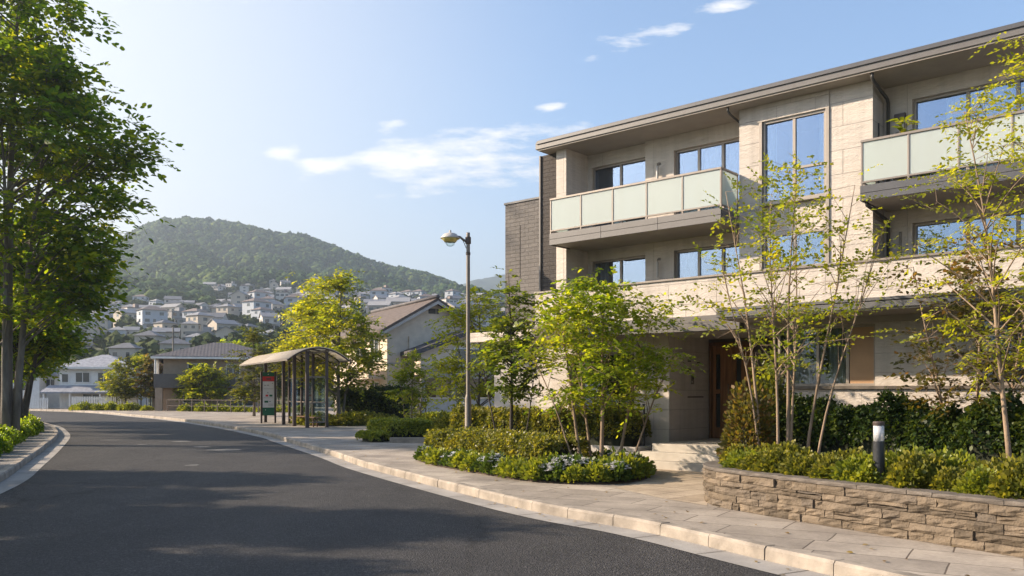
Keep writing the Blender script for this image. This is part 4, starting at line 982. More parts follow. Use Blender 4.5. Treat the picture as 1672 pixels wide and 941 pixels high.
make_tree('garden_tree','smallest bright green tree beside the round verge tree',(-28.6,75.5,PV),3.0,[(0,.7),(.5,.8),(1,.2)],1.1,24,10,M['lf_mid'],M['bark'],.2,.5,8,seed=34,cs=.28,r0=.06,twig=.01)
make_tree('garden_tree','rounded green tree rising behind the brown house roof',(-31.0,97,PV),7.6,[(0,1.8),(.4,2.8),(.75,2.1),(1,.6)],3.0,66,12,M['lf_mid'],M['bark'],.36,1.0,8,seed=35,cs=.55,r0=.16,twig=.014)
for i,(x,y,h,mt,lb) in enumerate([(-36.9,80,4.6,'lf_lime','young yellow green street tree, first from the cream house'),(-35.6,79,4.9,'lf_olive','young olive street tree between two yellow green ones by the far kerb'),(-34.4,79.5,5.3,'lf_lime','tallest young yellow green street tree by the far kerb'),(-33.1,78.5,4.8,'lf_rust','reddish young street tree nearest the brown house corner')]):
    make_tree('young_street_tree',lb,(x,y,PV),h,[(0,.8),(.3,1.15),(.7,.75),(1,.15)],1.2,38,9,M[mt],M['bark_dark'],.22,.55,8,stems=[(0,0,0,0,.95,1),(-.4,.2,-.4,.2,.8,.6)],seed=60+i,cs=.28,r0=.06,twig=.009,group='young trees by the far kerb')
# shrubs along the far kerb and verge
pr=None; rd=random.Random(8)
vergeshr=[(-39.2+.72*i+rd.uniform(-.15,.15),76.6-.12*i+rd.uniform(-.4,.4)) for i in range(11)]+[(-27.6+.9*i,72.6-.35*i+rd.uniform(-.3,.3)) for i in range(13)]
for (x,y) in vergeshr:
    o=pr and copy_tree(pr)
    if not o: o=pr=shrub('verge_shrub','low rounded shrub on the far verge between kerb and houses',(x,y,PV),.55,.5,800,.14,M['lf_hedge_bright'],71,'low shrubs along the far verge')
    sc=rd.uniform(.7,1.2); o.location=(x,y,PV); o.scale=(sc,sc,sc*rd.uniform(.7,1.1)); o.rotation_euler=(0,0,rd.random()*6)
pr=None
for (x,y,s) in [(-9.6,42.4,1.0),(-8.4,41.9,.85),(-7.4,42.0,1.1),(-6.6,42.8,.9),(-8.0,43.4,1.0),(-10.6,44.4,.8)]:
    o=pr and copy_tree(pr)
    if not o: o=pr=shrub('ground_cover_shrub','low spreading green shrub around the trunk behind the bus shelter',(x,y,PV),.95,.55,1700,.13,M['lf_hedge'],72,'low shrubs behind the bus shelter')
    o.location=(x,y,PV); o.scale=(s,s,s*.9); o.rotation_euler=(0,0,s*9)
hedge('dark_hedge','tall dark green hedge before the beige gabled house',[(-9.6,48.2),(-8.2,47.4),(-6.6,46.6),(-5.6,46.0)],1.1,1.75,PV,M['lf_hedge_dark'],7500,.13,12,lump=.12)
# ------------------------------------------------------------------ trees along the left kerb
make_tree('street_tree','largest dark green street tree, nearest on the left kerb, with sweeping branches',(-17.1,29.0,PV),17.0,[(0,2.1),(.15,2.8),(.32,3.2),(.5,3.3),(.62,2.3),(.85,2.0),(1,1.1)],4.0,165,22,M['lf_deep'],M['bark'],.255,.9,8,
  stems=[(0,0,.3,.1,.96,1.0),(.2,.1,1.6,-.3,.74,.7),(-.2,.2,-2.0,.4,.78,.7),(.1,-.2,.7,-1.6,.72,.65)],seed=41,cs=.44,r0=.19,twig=.012,rise=.05,droop=.35,
  extra=[(4.6,.0,9.7,1.0),(4.1,.1,9.3,1.0),(3.7,0,10.1,1.0),(4.5,.2,10.5,.5),(3.8,-.2,8.1,.9),(3.2,.3,6.6,1.0),(3.0,0,5.9,1.0),(2.7,0,5.0,.9),(2.3,0,14.2,.6),(2.0,.2,12.2,.8),(2.3,.4,4.6,1.0)])
t2=make_tree('street_tree','second street tree on the left kerb, tucked below the largest crown',(-20.3,35.2,PV),8.6,[(0,1.5),(.2,1.9),(.55,2.1),(.8,1.7),(1,.6)],3.2,125,18,M['lf_deep'],M['bark_dark'],.24,.75,8,
  stems=[(0,0,.2,.1,.95,1),(.15,.1,1.3,0,.75,.7),(-.2,.1,-1.2,.2,.75,.7)],seed=42,cs=.42,r0=.17,twig=.012,droop=.35,group='street trees along the left kerb')
for (x,y,s,rz,lb) in [(-22.6,39.4,.88,2.0,'third street tree along the left kerb'),(-25.3,43.8,.80,4.1,'fourth street tree along the left kerb'),(-28.0,47.6,.78,1.1,'fifth street tree, last before the left kerb turns away'),
      (-31.5,50.5,.78,3.0,'street tree just beyond the turn of the left kerb')]:
    o=copy_tree(t2); o.location=(x,y,PV); o.scale=(s,s,s); o.rotation_euler=(0,0,rz); o['label']=lb
OFFT=[(-15.4,18.6,.62,.6,'street tree just outside the left edge, ahead of the viewer'),(-13.4,12.6,.72,2.6,'street tree outside the left edge, beside the viewer'),(-10.6,6.2,.75,5.0,'street tree outside the left edge, behind the viewer'),(-14.9,15.6,.55,3.7,'unseen lower tree outside the left edge, added to shade the road between two taller ones'),(-12.4,9.3,.6,1.7,'unseen lower tree outside the left edge, added to shade the road close beside the viewer')]  # lower trees, out of view, are added to fill gaps in the road shade
for (x,y,s,rz,lb) in OFFT:
    o=copy_tree(t2); o.location=(x,y,PV); o.scale=(s,s,s); o.rotation_euler=(0,0,rz); o['label']=lb
pr=None; rd=random.Random(15)
for i in range(26):
    s=i/25; q=offset(KL,-1.2+rd.uniform(-.2,.15)); i_=np.argmin(abs(q[:,1]-(20.5+27*s))); x,y=q[i_]
    o=pr and copy_tree(pr)
    if not o: o=pr=shrub('verge_plant','dark leafy ground plant below the left street trees',(x,y,PV),.45,.45,1400,.1,M['lf_mid'],73,'ground plants below the left street trees')
    sc=rd.uniform(.7,1.15); o.location=(x,y,PV); o.scale=(sc,sc,sc); o.rotation_euler=(0,0,rd.random()*6)
# ------------------------------------------------------------------ houses beyond the bus shelter
def hpart(name,mat,boxes,par,bevel=0):
    mb=MB()
    for b in boxes: mb.box(*b)
    return mb.build(name,mat,par,bevel=bevel)
def gable_roof(name,mat,x0,x1,y0,y1,ze,zr,par,ov=.5,th=.16,axis='y'):
    """ridge along axis; gable spans the other axis"""
    mb=MB()
    if axis=='y':
        xm=(x0+x1)/2; sl=(zr-ze)/(xm-x0); e=ze-sl*ov
        mb.extrude([(x0-ov,e),(xm,zr),(x1+ov,e),(x1+ov,e+th),(xm,zr+th),(x0-ov,e+th)],'y',y0-ov,y1+ov)
    else:
        ym=(y0+y1)/2; sl=(zr-ze)/(ym-y0); e=ze-sl*ov
        mb.extrude([(y0-ov,e),(ym,zr),(y1+ov,e),(y1+ov,e+th),(ym,zr+th),(y0-ov,e+th)],'x',x0-ov,x1+ov)
    return mb.build(name,mat,par)
def hip_roof(name,mat,x0,x1,y0,y1,ze,zr,par,ov=.6,th=.16):
    mb=MB(); x0-=ov;x1+=ov;y0-=ov;y1+=ov; h=min(x1-x0,y1-y0)/2
    if x1-x0>=y1-y0: r=[(x0+h,(y0+y1)/2),(x1-h,(y0+y1)/2)]
    else: r=[((x0+x1)/2,y0+h),((x0+x1)/2,y1-h)]
    vs=[(x0,y0,ze),(x1,y0,ze),(x1,y1,ze),(x0,y1,ze),(x0,y0,ze+th),(x1,y0,ze+th),(x1,y1,ze+th),(x0,y1,ze+th),(r[0][0],r[0][1],zr),(r[1][0]+.001,r[1][1],zr)]
    fs=[(0,1,2,3),(0,4,5,1),(1,5,6,2),(2,6,7,3),(3,7,4,0)]
    fs+= [(4,8,9,5),(5,9,6),(6,9,8,7),(7,8,4)] if x1-x0>=y1-y0 else [(4,8,5),(5,8,9,6),(6,9,7),(7,9,8,4)]
    mb.add(vs,fs); return mb.build(name,mat,par)
def hwin(x0,x1,z0,z1,y,par,axis='y',fr='white',name='window',mull=1):
    f=MB(); t=.06
    B=(lambda a,b,c,d,e,g:f.box(a,b,c,d,e,g)) if axis=='y' else (lambda a,b,c,d,e,g:f.box(c,d,a,b,e,g))
    B(x0,x1,y-.05,y+.02,z1-t,z1);B(x0,x1,y-.07,y+.02,z0,z0+t);B(x0,x0+t,y-.05,y+.02,z0+t,z1-t);B(x1-t,x1,y-.05,y+.02,z0+t,z1-t)
    for k in range(mull): m_=x0+(x1-x0)*(k+1)/(mull+1); B(m_-.03,m_+.03,y-.05,y+.02,z0+t,z1-t)
    w=f.build(name,M[fr],par); p=MB()
    (p.box(x0+t,x1-t,y-.02,y+.01,z0+t,z1-t) if axis=='y' else p.box(y-.02,y+.01,x0+t,x1-t,z0+t,z1-t)); p.build('pane',M['winglass'],w); return w
def gwall(name,mat,x0,x1,y0,y1,z0,ze,zr,par):
    mb=MB(); mb.extrude([(x0,z0),(x1,z0),(x1,ze),((x0+x1)/2,zr),(x0,ze)],'y',y0,y1); return mb.build(name,mat,par)
# beige gabled house
h=empty('gabled_house',(-7.08,48.6,0),SA); tag(h,'beige two storey house with brown tiled gable roof behind the trees','house')
gwall('wall',M['cream'],0,5.8,0,9.8,0,5.35,7.0,h)
gable_roof('roof',M['roof_brown'],0,5.8,0,9.8,5.42,7.08,h,.55)
rt=MB(); rt.tube([(2.9,-.6,7.3),(2.9,10.4,7.3)],.12,8); rt.build('ridge_tiles',M['roof_grey'],h,smooth=True)
hpart('barge_board',M['white'],[(-.6,-.5,-.62,-.57,5.0,5.2)],h)
mb=MB(); sl=(7.08-5.42)/2.9
for s in (-1,1): mb.extrude([(2.9+s*3.47,5.42-.6*sl*.98),(2.9,7.06),(2.9,6.88),(2.9+s*3.47,5.26-.6*sl*.98)],'y',-.60,-.56)
mb.build('barge_board',M['grey_wall'],h)
hpart('gable_vent',M['dark_wall'],[(2.55,3.0,-.03,0,6.35,6.65),(3.05,3.2,-.03,0,6.35,6.65)],h)
hpart('shutter_box',M['cream'],[(1.3,2.5,-.08,-.002,3.9,5.0),(1.3,1.88,-.10,-.08,3.95,4.95),(1.92,2.5,-.10,-.08,3.95,4.95)],h,.006)
hwin(1.2,2.6,3.6,4.9,-.02,h,'x'); hwin(3.6,5.2,3.6,4.9,-.02,h,'x'); hwin(1.2,2.6,1.0,2.4,-.02,h,'x')
hpart('balcony',M['cream'],[(-.9,-.02,.6,5.6,2.55,2.75),(-.9,-.82,.6,5.6,2.75,3.5)],h)
# lower wing in front of the gable
gwall('wing_wall',M['cream'],1.3,6.9,-1.8,-.02,2.75,4.0,5.0,h)
gable_roof('wing_roof',M['roof_grey'],1.3,6.9,-1.8,-.02,4.0,5.05,h,.5,.26)
hwin(3.3,5.0,3.3,4.3,-1.82,h,'y')
hpart('wing_ledge',M['beige'],[(1.5,6.9,-2.3,-1.82,2.55,2.8),(1.5,6.9,-2.28,-2.2,2.8,3.3)],h)
hpart('ground_wall',M['grey_wall'],[(3.2,3.5,-1.7,-1.4,0,2.55),(1.4,1.6,-1.7,-1.4,0,2.55),(6.6,6.9,-1.7,-1.4,0,2.55)],h)
hpart('door',M['wood_dark'],[(2.0,3.0,-.06,-.005,.1,2.2)],h); hwin(3.9,5.5,.8,2.1,-.03,h,'y')
mb=MB(); mb.box(-.02,5.82,-.03,-.002,3.38,3.46); mb.build('string_course',M['grey_wall'],h)
h=empty('garden_wall',(-4.3,43.0,PV),R(3)); tag(h,'plain pale rendered garden wall below the beige gabled house','garden wall')
hpart('wall_panel',M['grey_wall'],[(0,4.2,-.08,.08,-.1,1.3)],h); hpart('wall_cap',M['cream'],[(-.05,4.25,-.12,.12,1.3,1.37)],h)
# brown house with a hip roof
h=empty('brown_house',(-30.5,75,0),math.atan2(.3,.95)); tag(h,'tan two storey house with dark hip roof and dark balcony band','house')
hpart('wall',M['beige_dark'],[(0,9.6,0,8,0,4.75)],h)
hip_roof('roof',M['roof_grey'],-.1,9.7,-.1,8.1,4.75,6.4,h,.8)
hpart('eave_board',M['white'],[(-.92,10.5,-.95,-.9,4.68,4.86),(-.95,-.92,-.95,8.9,4.68,4.86)],h)
hpart('balcony_band',M['dark_wall'],[(-.7,6.0,-1.0,-.02,2.15,2.45),(-.7,6.0,-1.0,-.9,2.45,3.35),(-.7,-.6,-.9,2.5,2.45,3.35),(-.7,-.02,0,2.5,2.15,2.45)],h)
hwin(2.0,3.4,3.1,4.3,-.02,h); hwin(5.2,6.4,3.0,4.3,-.02,h); hwin(1.6,3.2,.8,2.0,-.02,h); hwin(5.6,7.6,.5,2.1,-.02,h); hwin(.8,2.2,2.9,4.2,-.02,h,'x'); hwin(3,4.4,2.9,4.2,-.02,h,'x')
hpart('porch_column',M['beige_dark'],[(-.6,.0,-.95,-.5,0,2.15)],h); 
mb=MB(); mb.tube([(-.6,-.85,3.35),(-.6,-.85,4.7)],.06,8); mb.tube([(-.6,.9,3.35),(-.6,.9,4.7)],.06,8); mb.tube([(-.6,2.4,3.35),(-.6,2.4,4.7)],.06,8); mb.build('balcony_post',M['white'],h)
h=empty('brown_house_wing',(-33.6,80,0),math.atan2(.3,.95)); tag(h,'low tiled rear wing left of the dark hip roofed house','house')
hpart('wall',M['beige'],[(0,4.5,0,6,0,3.9)],h); hip_roof('roof',M['roof_brown'],0,4.5,0,6,3.9,5.4,h,.6); hwin(.8,2.4,2.4,3.6,-.02,h)
# cream house
h=empty('cream_house',(-44.6,84.5,0),R(6)); tag(h,'white two storey house with pale hip roof at the end of the road','house')
hpart('wall',M['white'],[(0,6.6,0,6,0,4.1),(-2.6,0,1.5,6,0,3.4)],h)
hip_roof('roof',M['roof_pale'],-.1,6.7,-.1,6.1,4.1,5.6,h,.5)
hpart('eave_board',M['white'],[(-.62,7.2,-.66,-.62,4.05,4.25)],h)
hip_roof('wing_roof',M['roof_pale'],-2.6,-.05,1.5,6,3.4,4.1,h,.4)
hwin(1.5,2.9,2.7,3.75,-.02,h); hwin(3.6,4.8,2.7,3.75,-.02,h); hwin(-1.9,-1.0,2.0,3.1,1.48,h); hwin(.2,.9,2.7,3.6,-.02,h,mull=0)
mb=MB(); mb.extrude([(-2.0,1.8),(0,2.45),(0,2.3),(-2.0,1.65)],'x',-1.0,6.8); mb.build('porch_roof',M['roof_pale'],h)
hpart('porch_post',M['white'],[(-.8,-.65,-1.85,-1.7,0,1.7),(1.6,1.75,-1.85,-1.7,0,1.7),(4.4,4.55,-1.85,-1.7,0,1.7),(6.4,6.55,-1.85,-1.7,0,1.7)],h)
hwin(2.2,4.0,.4,1.6,-.02,h); hpart('garage_opening',M['dark_wall'],[(4.6,6.4,-.03,-.005,.1,1.6)],h)
h=empty('white_house',(-52.0,84,0),R(4)); tag(h,'low white house partly hidden behind the left street trees','house')
hpart('wall',M['white'],[(0,5.5,0,5,0,3.6)],h); gable_roof('roof',M['roof_pale'],0,5.5,0,5,3.6,4.6,h,.4,axis='x'); hwin(1,2.2,1.9,3.0,-.02,h); hwin(3.2,4.6,1.9,3.0,-.02,h)
# fences and railings
def railing(name,label,p0,p1,hh,step,mat,zz=PV):
    d=math.hypot(p1[0]-p0[0],p1[1]-p0[1]); o=empty(name,(p0[0],p0[1],zz),math.atan2(p1[1]-p0[1],p1[0]-p0[0])); tag(o,label,'fence')
    r=MB(); r.box(0,d,-.02,.02,hh-.05,hh); r.box(0,d,-.015,.015,hh*.45,hh*.45+.04); r.build('rail',mat,o)
    x=0
    while x<=d: p=MB(); p.box(x-.03,x+.03,-.03,.03,0,hh+.02); p.build('fence_post',mat,o); x+=step
railing('metal_railing','thin grey metal railing before the tan hip roofed house',(-29.5,73.4),(-17.5,66.0),1.0,1.6,M['steel_dark'])
def picket(name,label,p0,p1,hh,mat):
    d=math.hypot(p1[0]-p0[0],p1[1]-p0[1]); o=empty(name,(p0[0],p0[1],PV),math.atan2(p1[1]-p0[1],p1[0]-p0[0])); tag(o,label,'fence')
    r=MB(); r.box(0,d,.03,.06,hh-.25,hh-.18); r.box(0,d,.03,.06,.2,.27); r.build('rail',mat,o); r=MB(); x=0
    while x<d: r.box(x,x+.11,0,.025,.05,hh); x+=.17
    r.build('pickets',mat,o)
picket('picket_fence','white picket fence between the white house and the far street trees',(-41.6,81.0),(-35.0,80.4),1.2,M['white'])
picket('picket_fence','white picket fence in front of the white hip roofed house',(-48.5,82.0),(-44.2,81.6),1.1,M['white'])
up=empty('utility_pole',(-33.2,84,0)); tag(up,'thin grey utility pole rising behind the tan house','utility pole')
mb=MB(); mb.tube([(0,0,0),(0,0,8.2)],[.12,.08],8); mb.build('pole',M['steel_grey'],up); mb=MB(); mb.box(-.7,.7,-.05,.05,7.6,7.7); mb.box(-.5,.5,-.05,.05,7.1,7.2); mb.build('cross_arm',M['steel_grey'],up)

# ------------------------------------------------------------------ valley slope, hills
RIDGE=np.array([(-700,560),(-400,520),(-100,500),(0,468),(100,432),(190,400),(235,376),(270,367),(305,363),(350,362),(400,372),(450,384),(500,392),(545,410),(600,430),(640,440),(690,452),(730,467),(760,481),(800,497),(850,515),(950,550),(1100,585),(1400,610),(1900,620)],float)
ST=np.array([(100,.0),(120,.03),(160,.12),(200,.22),(280,.345),(350,.425),(450,.50),(560,.56),(640,.62),(800,.82),(940,.96),(1020,1.0),(1100,.97),(1300,.75)],float)
MOUND=np.array([(-300,60),(100,56),(150,48),(200,42),(250,33),(300,18),(345,5),(380,0),(2000,0)],float)
def vn(x,y,s,seed):      # smooth value noise
    rs=np.random.RandomState(seed); g=rs.rand(64,64); x=x/s; y=y/s; xi=np.floor(x).astype(int); yi=np.floor(y).astype(int); fx=x-xi; fy=y-yi
    fx=fx*fx*(3-2*fx); fy=fy*fy*(3-2*fy); a=lambda i,j:g[(xi+i)%64,(yi+j)%64]
    return (a(0,0)*(1-fx)+a(1,0)*fx)*(1-fy)+(a(0,1)*(1-fx)+a(1,1)*fx)*fy
def terr(X,Y):
    px=CX+F*X/Y; S=np.interp(Y,ST[:,0],ST[:,1]); r=np.interp(px,RIDGE[:,0],RIDGE[:,1])
    # the hillside town reaches almost as high everywhere, the summit shape belongs to the upper slope
    low=np.interp(px,[-700,-100,500,760,1000,1900],[90,130,150,150,90,30]); f=np.clip((S-.5)/.5,0,1)
    up=np.where(S<.5,low*S/.5,low+(np.maximum(HY-r,low)-low)*f) ; up=np.where(HY-r<low, np.minimum(up,(HY-r)*np.clip(S*1.35,0,1)),up)
    m=np.interp(px,MOUND[:,0],MOUND[:,1])*np.exp(-((Y-500)/75.0)**2)
    z=CZ*np.clip((Y-100)/60,0,1)+(up+m)*Y/F
    a=np.clip((S-.45)/.25,0,1)*np.clip((1.02-S)/.25,0,1)
    rid=np.abs(vn(X+.4*Y,Y*.6,95,3)-.5)*2; z+=a*(-34*(1-rid)**2*.9+14*(vn(X,Y,60,4)-.5))
    z+= np.clip((Y-130)/100,0,1)*2.5*(vn(X,Y,28,9)-.5)
    return z
gx=np.linspace(-700,1900,520); gy=np.concatenate([np.linspace(100,640,150),np.linspace(645,1300,150)])
PXg,Yg=np.meshgrid(gx,gy); Xg=(PXg-CX)/F*Yg; Zg=terr(Xg,Yg)-.05
V=np.stack([Xg,Yg,Zg],-1).reshape(-1,3); a=np.arange(len(gy)-1)[:,None]*len(gx)+np.arange(len(gx)-1)[None]
Q=np.stack([a,a+1,a+1+len(gx),a+len(gx)],-1).reshape(-1,4)
M['hill']=plain('hill_earth',(0.065,0.075,0.04),.95,0,.35,.03,.2)
tag(np_object('hill',V,Q,M['hill'],smooth=True),kind='structure')
FR=np.array([(300,600),(600,520),(700,482),(745,466),(775,456),(810,449),(850,446),(900,450),(1000,470),(1200,505),(1500,560),(1800,600)],float)
gx2=np.linspace(300,1800,260); gy2=np.linspace(1750,2580,60); PXg,Yg=np.meshgrid(gx2,gy2); Xg=(PXg-CX)/F*Yg
s2=np.sin(np.clip((Yg-1750)/550,0,1.5)*math.pi/2); Zg=s2*(HY-np.interp(PXg,FR[:,0],FR[:,1]))*2300/F+14*(vn(Xg,Yg,50,6)-.5)+6*(vn(Xg,Yg,18,7)-.5)-4
V=np.stack([Xg,Yg,Zg],-1).reshape(-1,3); a=np.arange(len(gy2)-1)[:,None]*len(gx2)+np.arange(len(gx2)-1)[None]; Q=np.stack([a,a+1,a+1+len(gx2),a+len(gx2)],-1).reshape(-1,4)
M['far_hill']=plain('far_wooded_hill',(0.035,0.05,0.025),.95,0,.5,.03,.4)
tag(np_object('far_hill',V,Q,M['far_hill'],smooth=True),kind='structure')

# ------------------------------------------------------------------ hillside town: every house an object
def town_proto(k):
    rd=random.Random(100+k); mb=MB(); w=rd.uniform(6.5,9.5); d=rd.uniform(6,8); hh=rd.choice([5.2,5.6,3.2,5.8,6.0,8.2])
    flat=k in (2,5,8); 
    mb.m=0; mb.box(-w/2,w/2,-d/2,d/2,-3,hh)
    mb.m=1
    if flat: mb.box(-w/2-.2,w/2+.2,-d/2-.2,d/2+.2,hh,hh+.3); mb.box(w*.1,w*.35,-d*.1,d*.3,hh+.3,hh+2.2)
    elif k%2==0:
        e=hh-.1; zr=hh+d*.27; o=.5; mb.extrude([(-d/2-o,e),(0,zr),(d/2+o,e),(d/2+o,e+.2),(0,zr+.2),(-d/2-o,e+.2)],'x',-w/2-.4,w/2+.4)
        mb.m=0; mb.extrude([(-d/2,hh-.1),(d/2,hh-.1),(0,zr)],'x',-w/2+.02,w/2-.02)
    else:
        o=.6; zr=hh+1.8; x0,x1,y0,y1=-w/2-o,w/2+o,-d/2-o,d/2+o; r=(y1-y0)/2
        mb.add([(x0,y0,hh),(x1,y0,hh),(x1,y1,hh),(x0,y1,hh),(x0+r,0,zr),(max(x1-r,x0+r+.1),0,zr)],[(0,3,2,1),(0,1,5,4),(1,2,5),(2,3,4,5),(3,0,4)])
    mb.m=2
    fl=[(.9,2.1)]+([(3.5,4.7)] if hh>5 else [])+([(6.2,7.4)] if hh>8 else [])
    for (a,b) in fl:
        n=rd.choice([2,3]); 
        for i in range(n):
            x=-w/2+w*(i+.5)/n+rd.uniform(-.3,.3); ww=rd.uniform(.5,.95); mb.box(x-ww,x+ww,-d/2-.03,-d/2-.001,a,b); 
        mb.box(w/2+.001,w/2+.03,-1.2,.6,a,b); mb.box(-w/2-.03,-w/2-.001,-1.2,.6,a,b)
    if hh>5 and k%3==0: mb.m=0; mb.box(-w/2+.2,w/2-1.5,-d/2-1.1,-d/2-.035,2.7,2.85); mb.box(-w/2+.2,w/2-1.5,-d/2-1.1,-d/2-1.0,2.85,3.4)
    return mb
tw=plain('weathered_white_render',(0.47,0.45,0.425),.85,0,.1); tcr=plain('weathered_cream_render',(0.42,0.37,0.31),.85,0,.1)
walls=[tw,tcr,tw,plain('pale_blue_render',(0.38,0.41,0.45),.85,0,.08),tcr,plain('weathered_grey_render',(0.30,0.285,0.27),.85,0,.12)]
prf=plain('pale_sheet_roof',(0.20,0.205,0.22),.7,0,.12)
roofs=[prf,plain('slate_roof',(0.11,0.115,0.13),.7,0,.15),prf,plain('brown_tile_roof',(0.17,0.135,0.12),.7,0,.2),plain('concrete_roof',(0.26,0.26,0.265),.8,0,.12)]
rnames=['pale grey','slate dark','pale grey','brown tiled','concrete grey']; wn=['white','cream','white','pale blue','cream','grey']
PRO=[]
for k in range(12):
    b=town_proto(k); o=b.build('hillside_house',[walls[k%6],roofs[k%5],M['winglass']]); PRO.append(o)
    flat=k in(2,5,8); lb='distant %s hillside house with %s %s roof'%(wn[k%6],rnames[k%5],'flat' if flat else ('gabled' if k%2==0 else 'hipped'))
    tag(o,lb,'house','%s hillside houses of shape %s'%(wn[k%6],['flat roofed','gabled','hipped'][0 if flat else (1 if k%2==0 else 2)]))
rd=random.Random(77); HP=[]; used=set()
rows=[172,200,225,245,266,288,310,334,358,384,410,440,470,500,530,560,590,620]
for t in rows:
    px=95+rd.uniform(0,30)
    while px<860:
        t_=t*rd.uniform(.96,1.04); x=(px-CX)/F*t_
        okm = not (px<335 and 430<t_<640 and True)
        lim = 620 if px>320 else 430
        dens= .6 if t<220 else .85
        if px>560 and t<260: dens=.3
        if okm and t_<lim and rd.random()<dens:
            HP.append((x,t_))
        px+=rd.uniform(6.8,11.5)*F/t_
for i,(x,y) in enumerate(HP):
    k=rd.randrange(12)
    if k in used: o=PRO[k].copy(); link(o)
    else: o=PRO[k]; used.add(k)
    z=float(terr(np.array([x]),np.array([float(y)]))[0]); s=rd.uniform(.55,.75) if y<260 else rd.uniform(.62,.92)
    o.location=(x,y,z-.1); o.scale=(s,s,s); o.rotation_euler=(0,0,rd.choice([0,0,.4,-.5,.9,1.57])+rd.uniform(-.2,.2)-.3*x/y)
for k in range(12):
    if k not in used: bpy.data.objects.remove(PRO[k])

# ------------------------------------------------------------------ the far wood, read as one mass
rng=np.random.default_rng(12)
bm=bmesh.new(); bmesh.ops.create_icosphere(bm,subdivisions=1,radius=1); IV=np.array([v.co[:] for v in bm.verts]); IF=np.array([[v.index for v in f.verts] for f in bm.faces]); bm.free()
pts=[]
def scatter(n,p0,p1,t0,t1,keep):
    px=rng.uniform(p0,p1,n); t=np.sqrt(rng.uniform(t0*t0,t1*t1,n)); x=(px-CX)/F*t; k=keep(px,t,x); return np.stack([x[k],t[k]],1)
HPa=np.array(HP)
def clear(x,t,r): 
    out=np.ones(len(x),bool)
    for i in range(0,len(x),4000):
        d=np.hypot(x[i:i+4000,None]-HPa[None,:,0],(t[i:i+4000,None]-3)-HPa[None,:,1]); out[i:i+4000]=d.min(1)>r
    return out
A=scatter(11000,-350,1250,610,1090,lambda px,t,x: rng.random(len(px))<np.where((px<-50)|(px>950),.5,1))
B=scatter(2600,-200,345,430,640,lambda px,t,x: px>-2000)
C_=scatter(3600,60,900,118,640,lambda px,t,x: clear(x,t,6.5)&(rng.random(len(px))<.8))
D_=scatter(500,-300,100,118,440,lambda px,t,x: px>-2000)
E_=scatter(700,900,1600,118,640,lambda px,t,x: px>-2000)
def wood(name,P,rmin,rmax,mat,seed,squash=.85,blades=20):
    rng=np.random.default_rng(seed); n=len(P); z=terr(P[:,0],P[:,1]); r=rng.uniform(rmin,rmax,n)
    ang=rng.random(n)*6.28; ca,sa=np.cos(ang),np.sin(ang)
    jit=1+rng.normal(0,.17,(n,len(IV)))
    v=IV[None]*jit[:,:,None]*r[:,None,None]*.88; X=v[:,:,0]*ca[:,None]-v[:,:,1]*sa[:,None]; Y=v[:,:,0]*sa[:,None]+v[:,:,1]*ca[:,None]
    v=np.stack([X+P[:,0,None],Y+P[:,1,None],v[:,:,2]*squash*1.15+z[:,None]+r[:,None]*.45],-1)
    Q=(IF[None]+(np.arange(n)*len(IV))[:,None,None]).reshape(-1,3)
    V=v.reshape(-1,3); Q=np.concatenate([Q,Q[:,[2]]],1)[:, :3]
    # leafy boughs standing out of every crown
    kk=blades; c=np.stack([P[:,0],P[:,1],z+r*.45],1); d=nrm(rng.normal(0,1,(n,kk,3))+np.array([0,0,.35])); d[:,:,2]=np.abs(d[:,:,2])*.9-.12
    pos=c[:,None]+d*r[:,None,None]*np.array([1,1,squash*1.1])*(.72+.34*rng.random((n,kk,1)))
    up=nrm(d+rng.normal(0,.55,(n,kk,3))); ax=nrm(np.cross(up,rng.normal(0,1,(n,kk,3)))+d*.4)
    ln=(r[:,None]*(.38+.34*rng.random((n,kk)))).reshape(-1)
    LV,LQ=leaf_quads(pos.reshape(-1,3)-ax.reshape(-1,3)*ln[:,None]*.5,ax.reshape(-1,3),up.reshape(-1,3),ln,.42,.12,.1)
    # hexagons -> two quads each so that one mesh array serves all
    q4=np.concatenate([LQ[:,[0,1,2,3]],LQ[:,[0,3,4,5]]])+len(V); t3=np.concatenate([q4[:,[0,1,2]],q4[:,[0,2,3]]])
    o=np_object(name,np.concatenate([V,LV]),np.concatenate([Q,t3]),mat,smooth=False); return tag(o,kind='stuff')
def woodmat(name,a,b,c):
    m,nt=newmat(name); g=nt.nodes.new('ShaderNodeNewGeometry'); n=noise(nt,objvec(nt),.9,3); n0=noise(nt,objvec(nt),.012,3)
    f=math_(nt,'ADD',math_(nt,'MULTIPLY',g.outputs['Random Per Island'],.5),math_(nt,'ADD',math_(nt,'MULTIPLY',n.outputs[0],.3),math_(nt,'MULTIPLY',math_(nt,'SUBTRACT',n0.outputs[0],.4),.6)))
    r=ramp(nt,f,[(.15,a),(.5,b),(.9,c)])
    return finish(m,nt,r.outputs[0],.9,0,n.outputs[0],.6,.6,.1)
M['wood_far']=woodmat('hill_wood',(0.012,0.032,0.008),(0.036,0.070,0.014),(0.11,0.135,0.026))
M['wood_near']=woodmat('valley_trees',(0.018,0.030,0.010),(0.038,0.056,0.017),(0.085,0.10,0.03))
tag(wood('hillside_forest',np.concatenate([A,B]),4.0,6.8,M['wood_far'],1),'dense broadleaf wood covering the hill','forest')
tag(wood('valley_wood',np.concatenate([C_,D_,E_]),1.7,3.6,M['wood_near'],2,blades=56),'scattered green treetops among the hillside houses','trees')
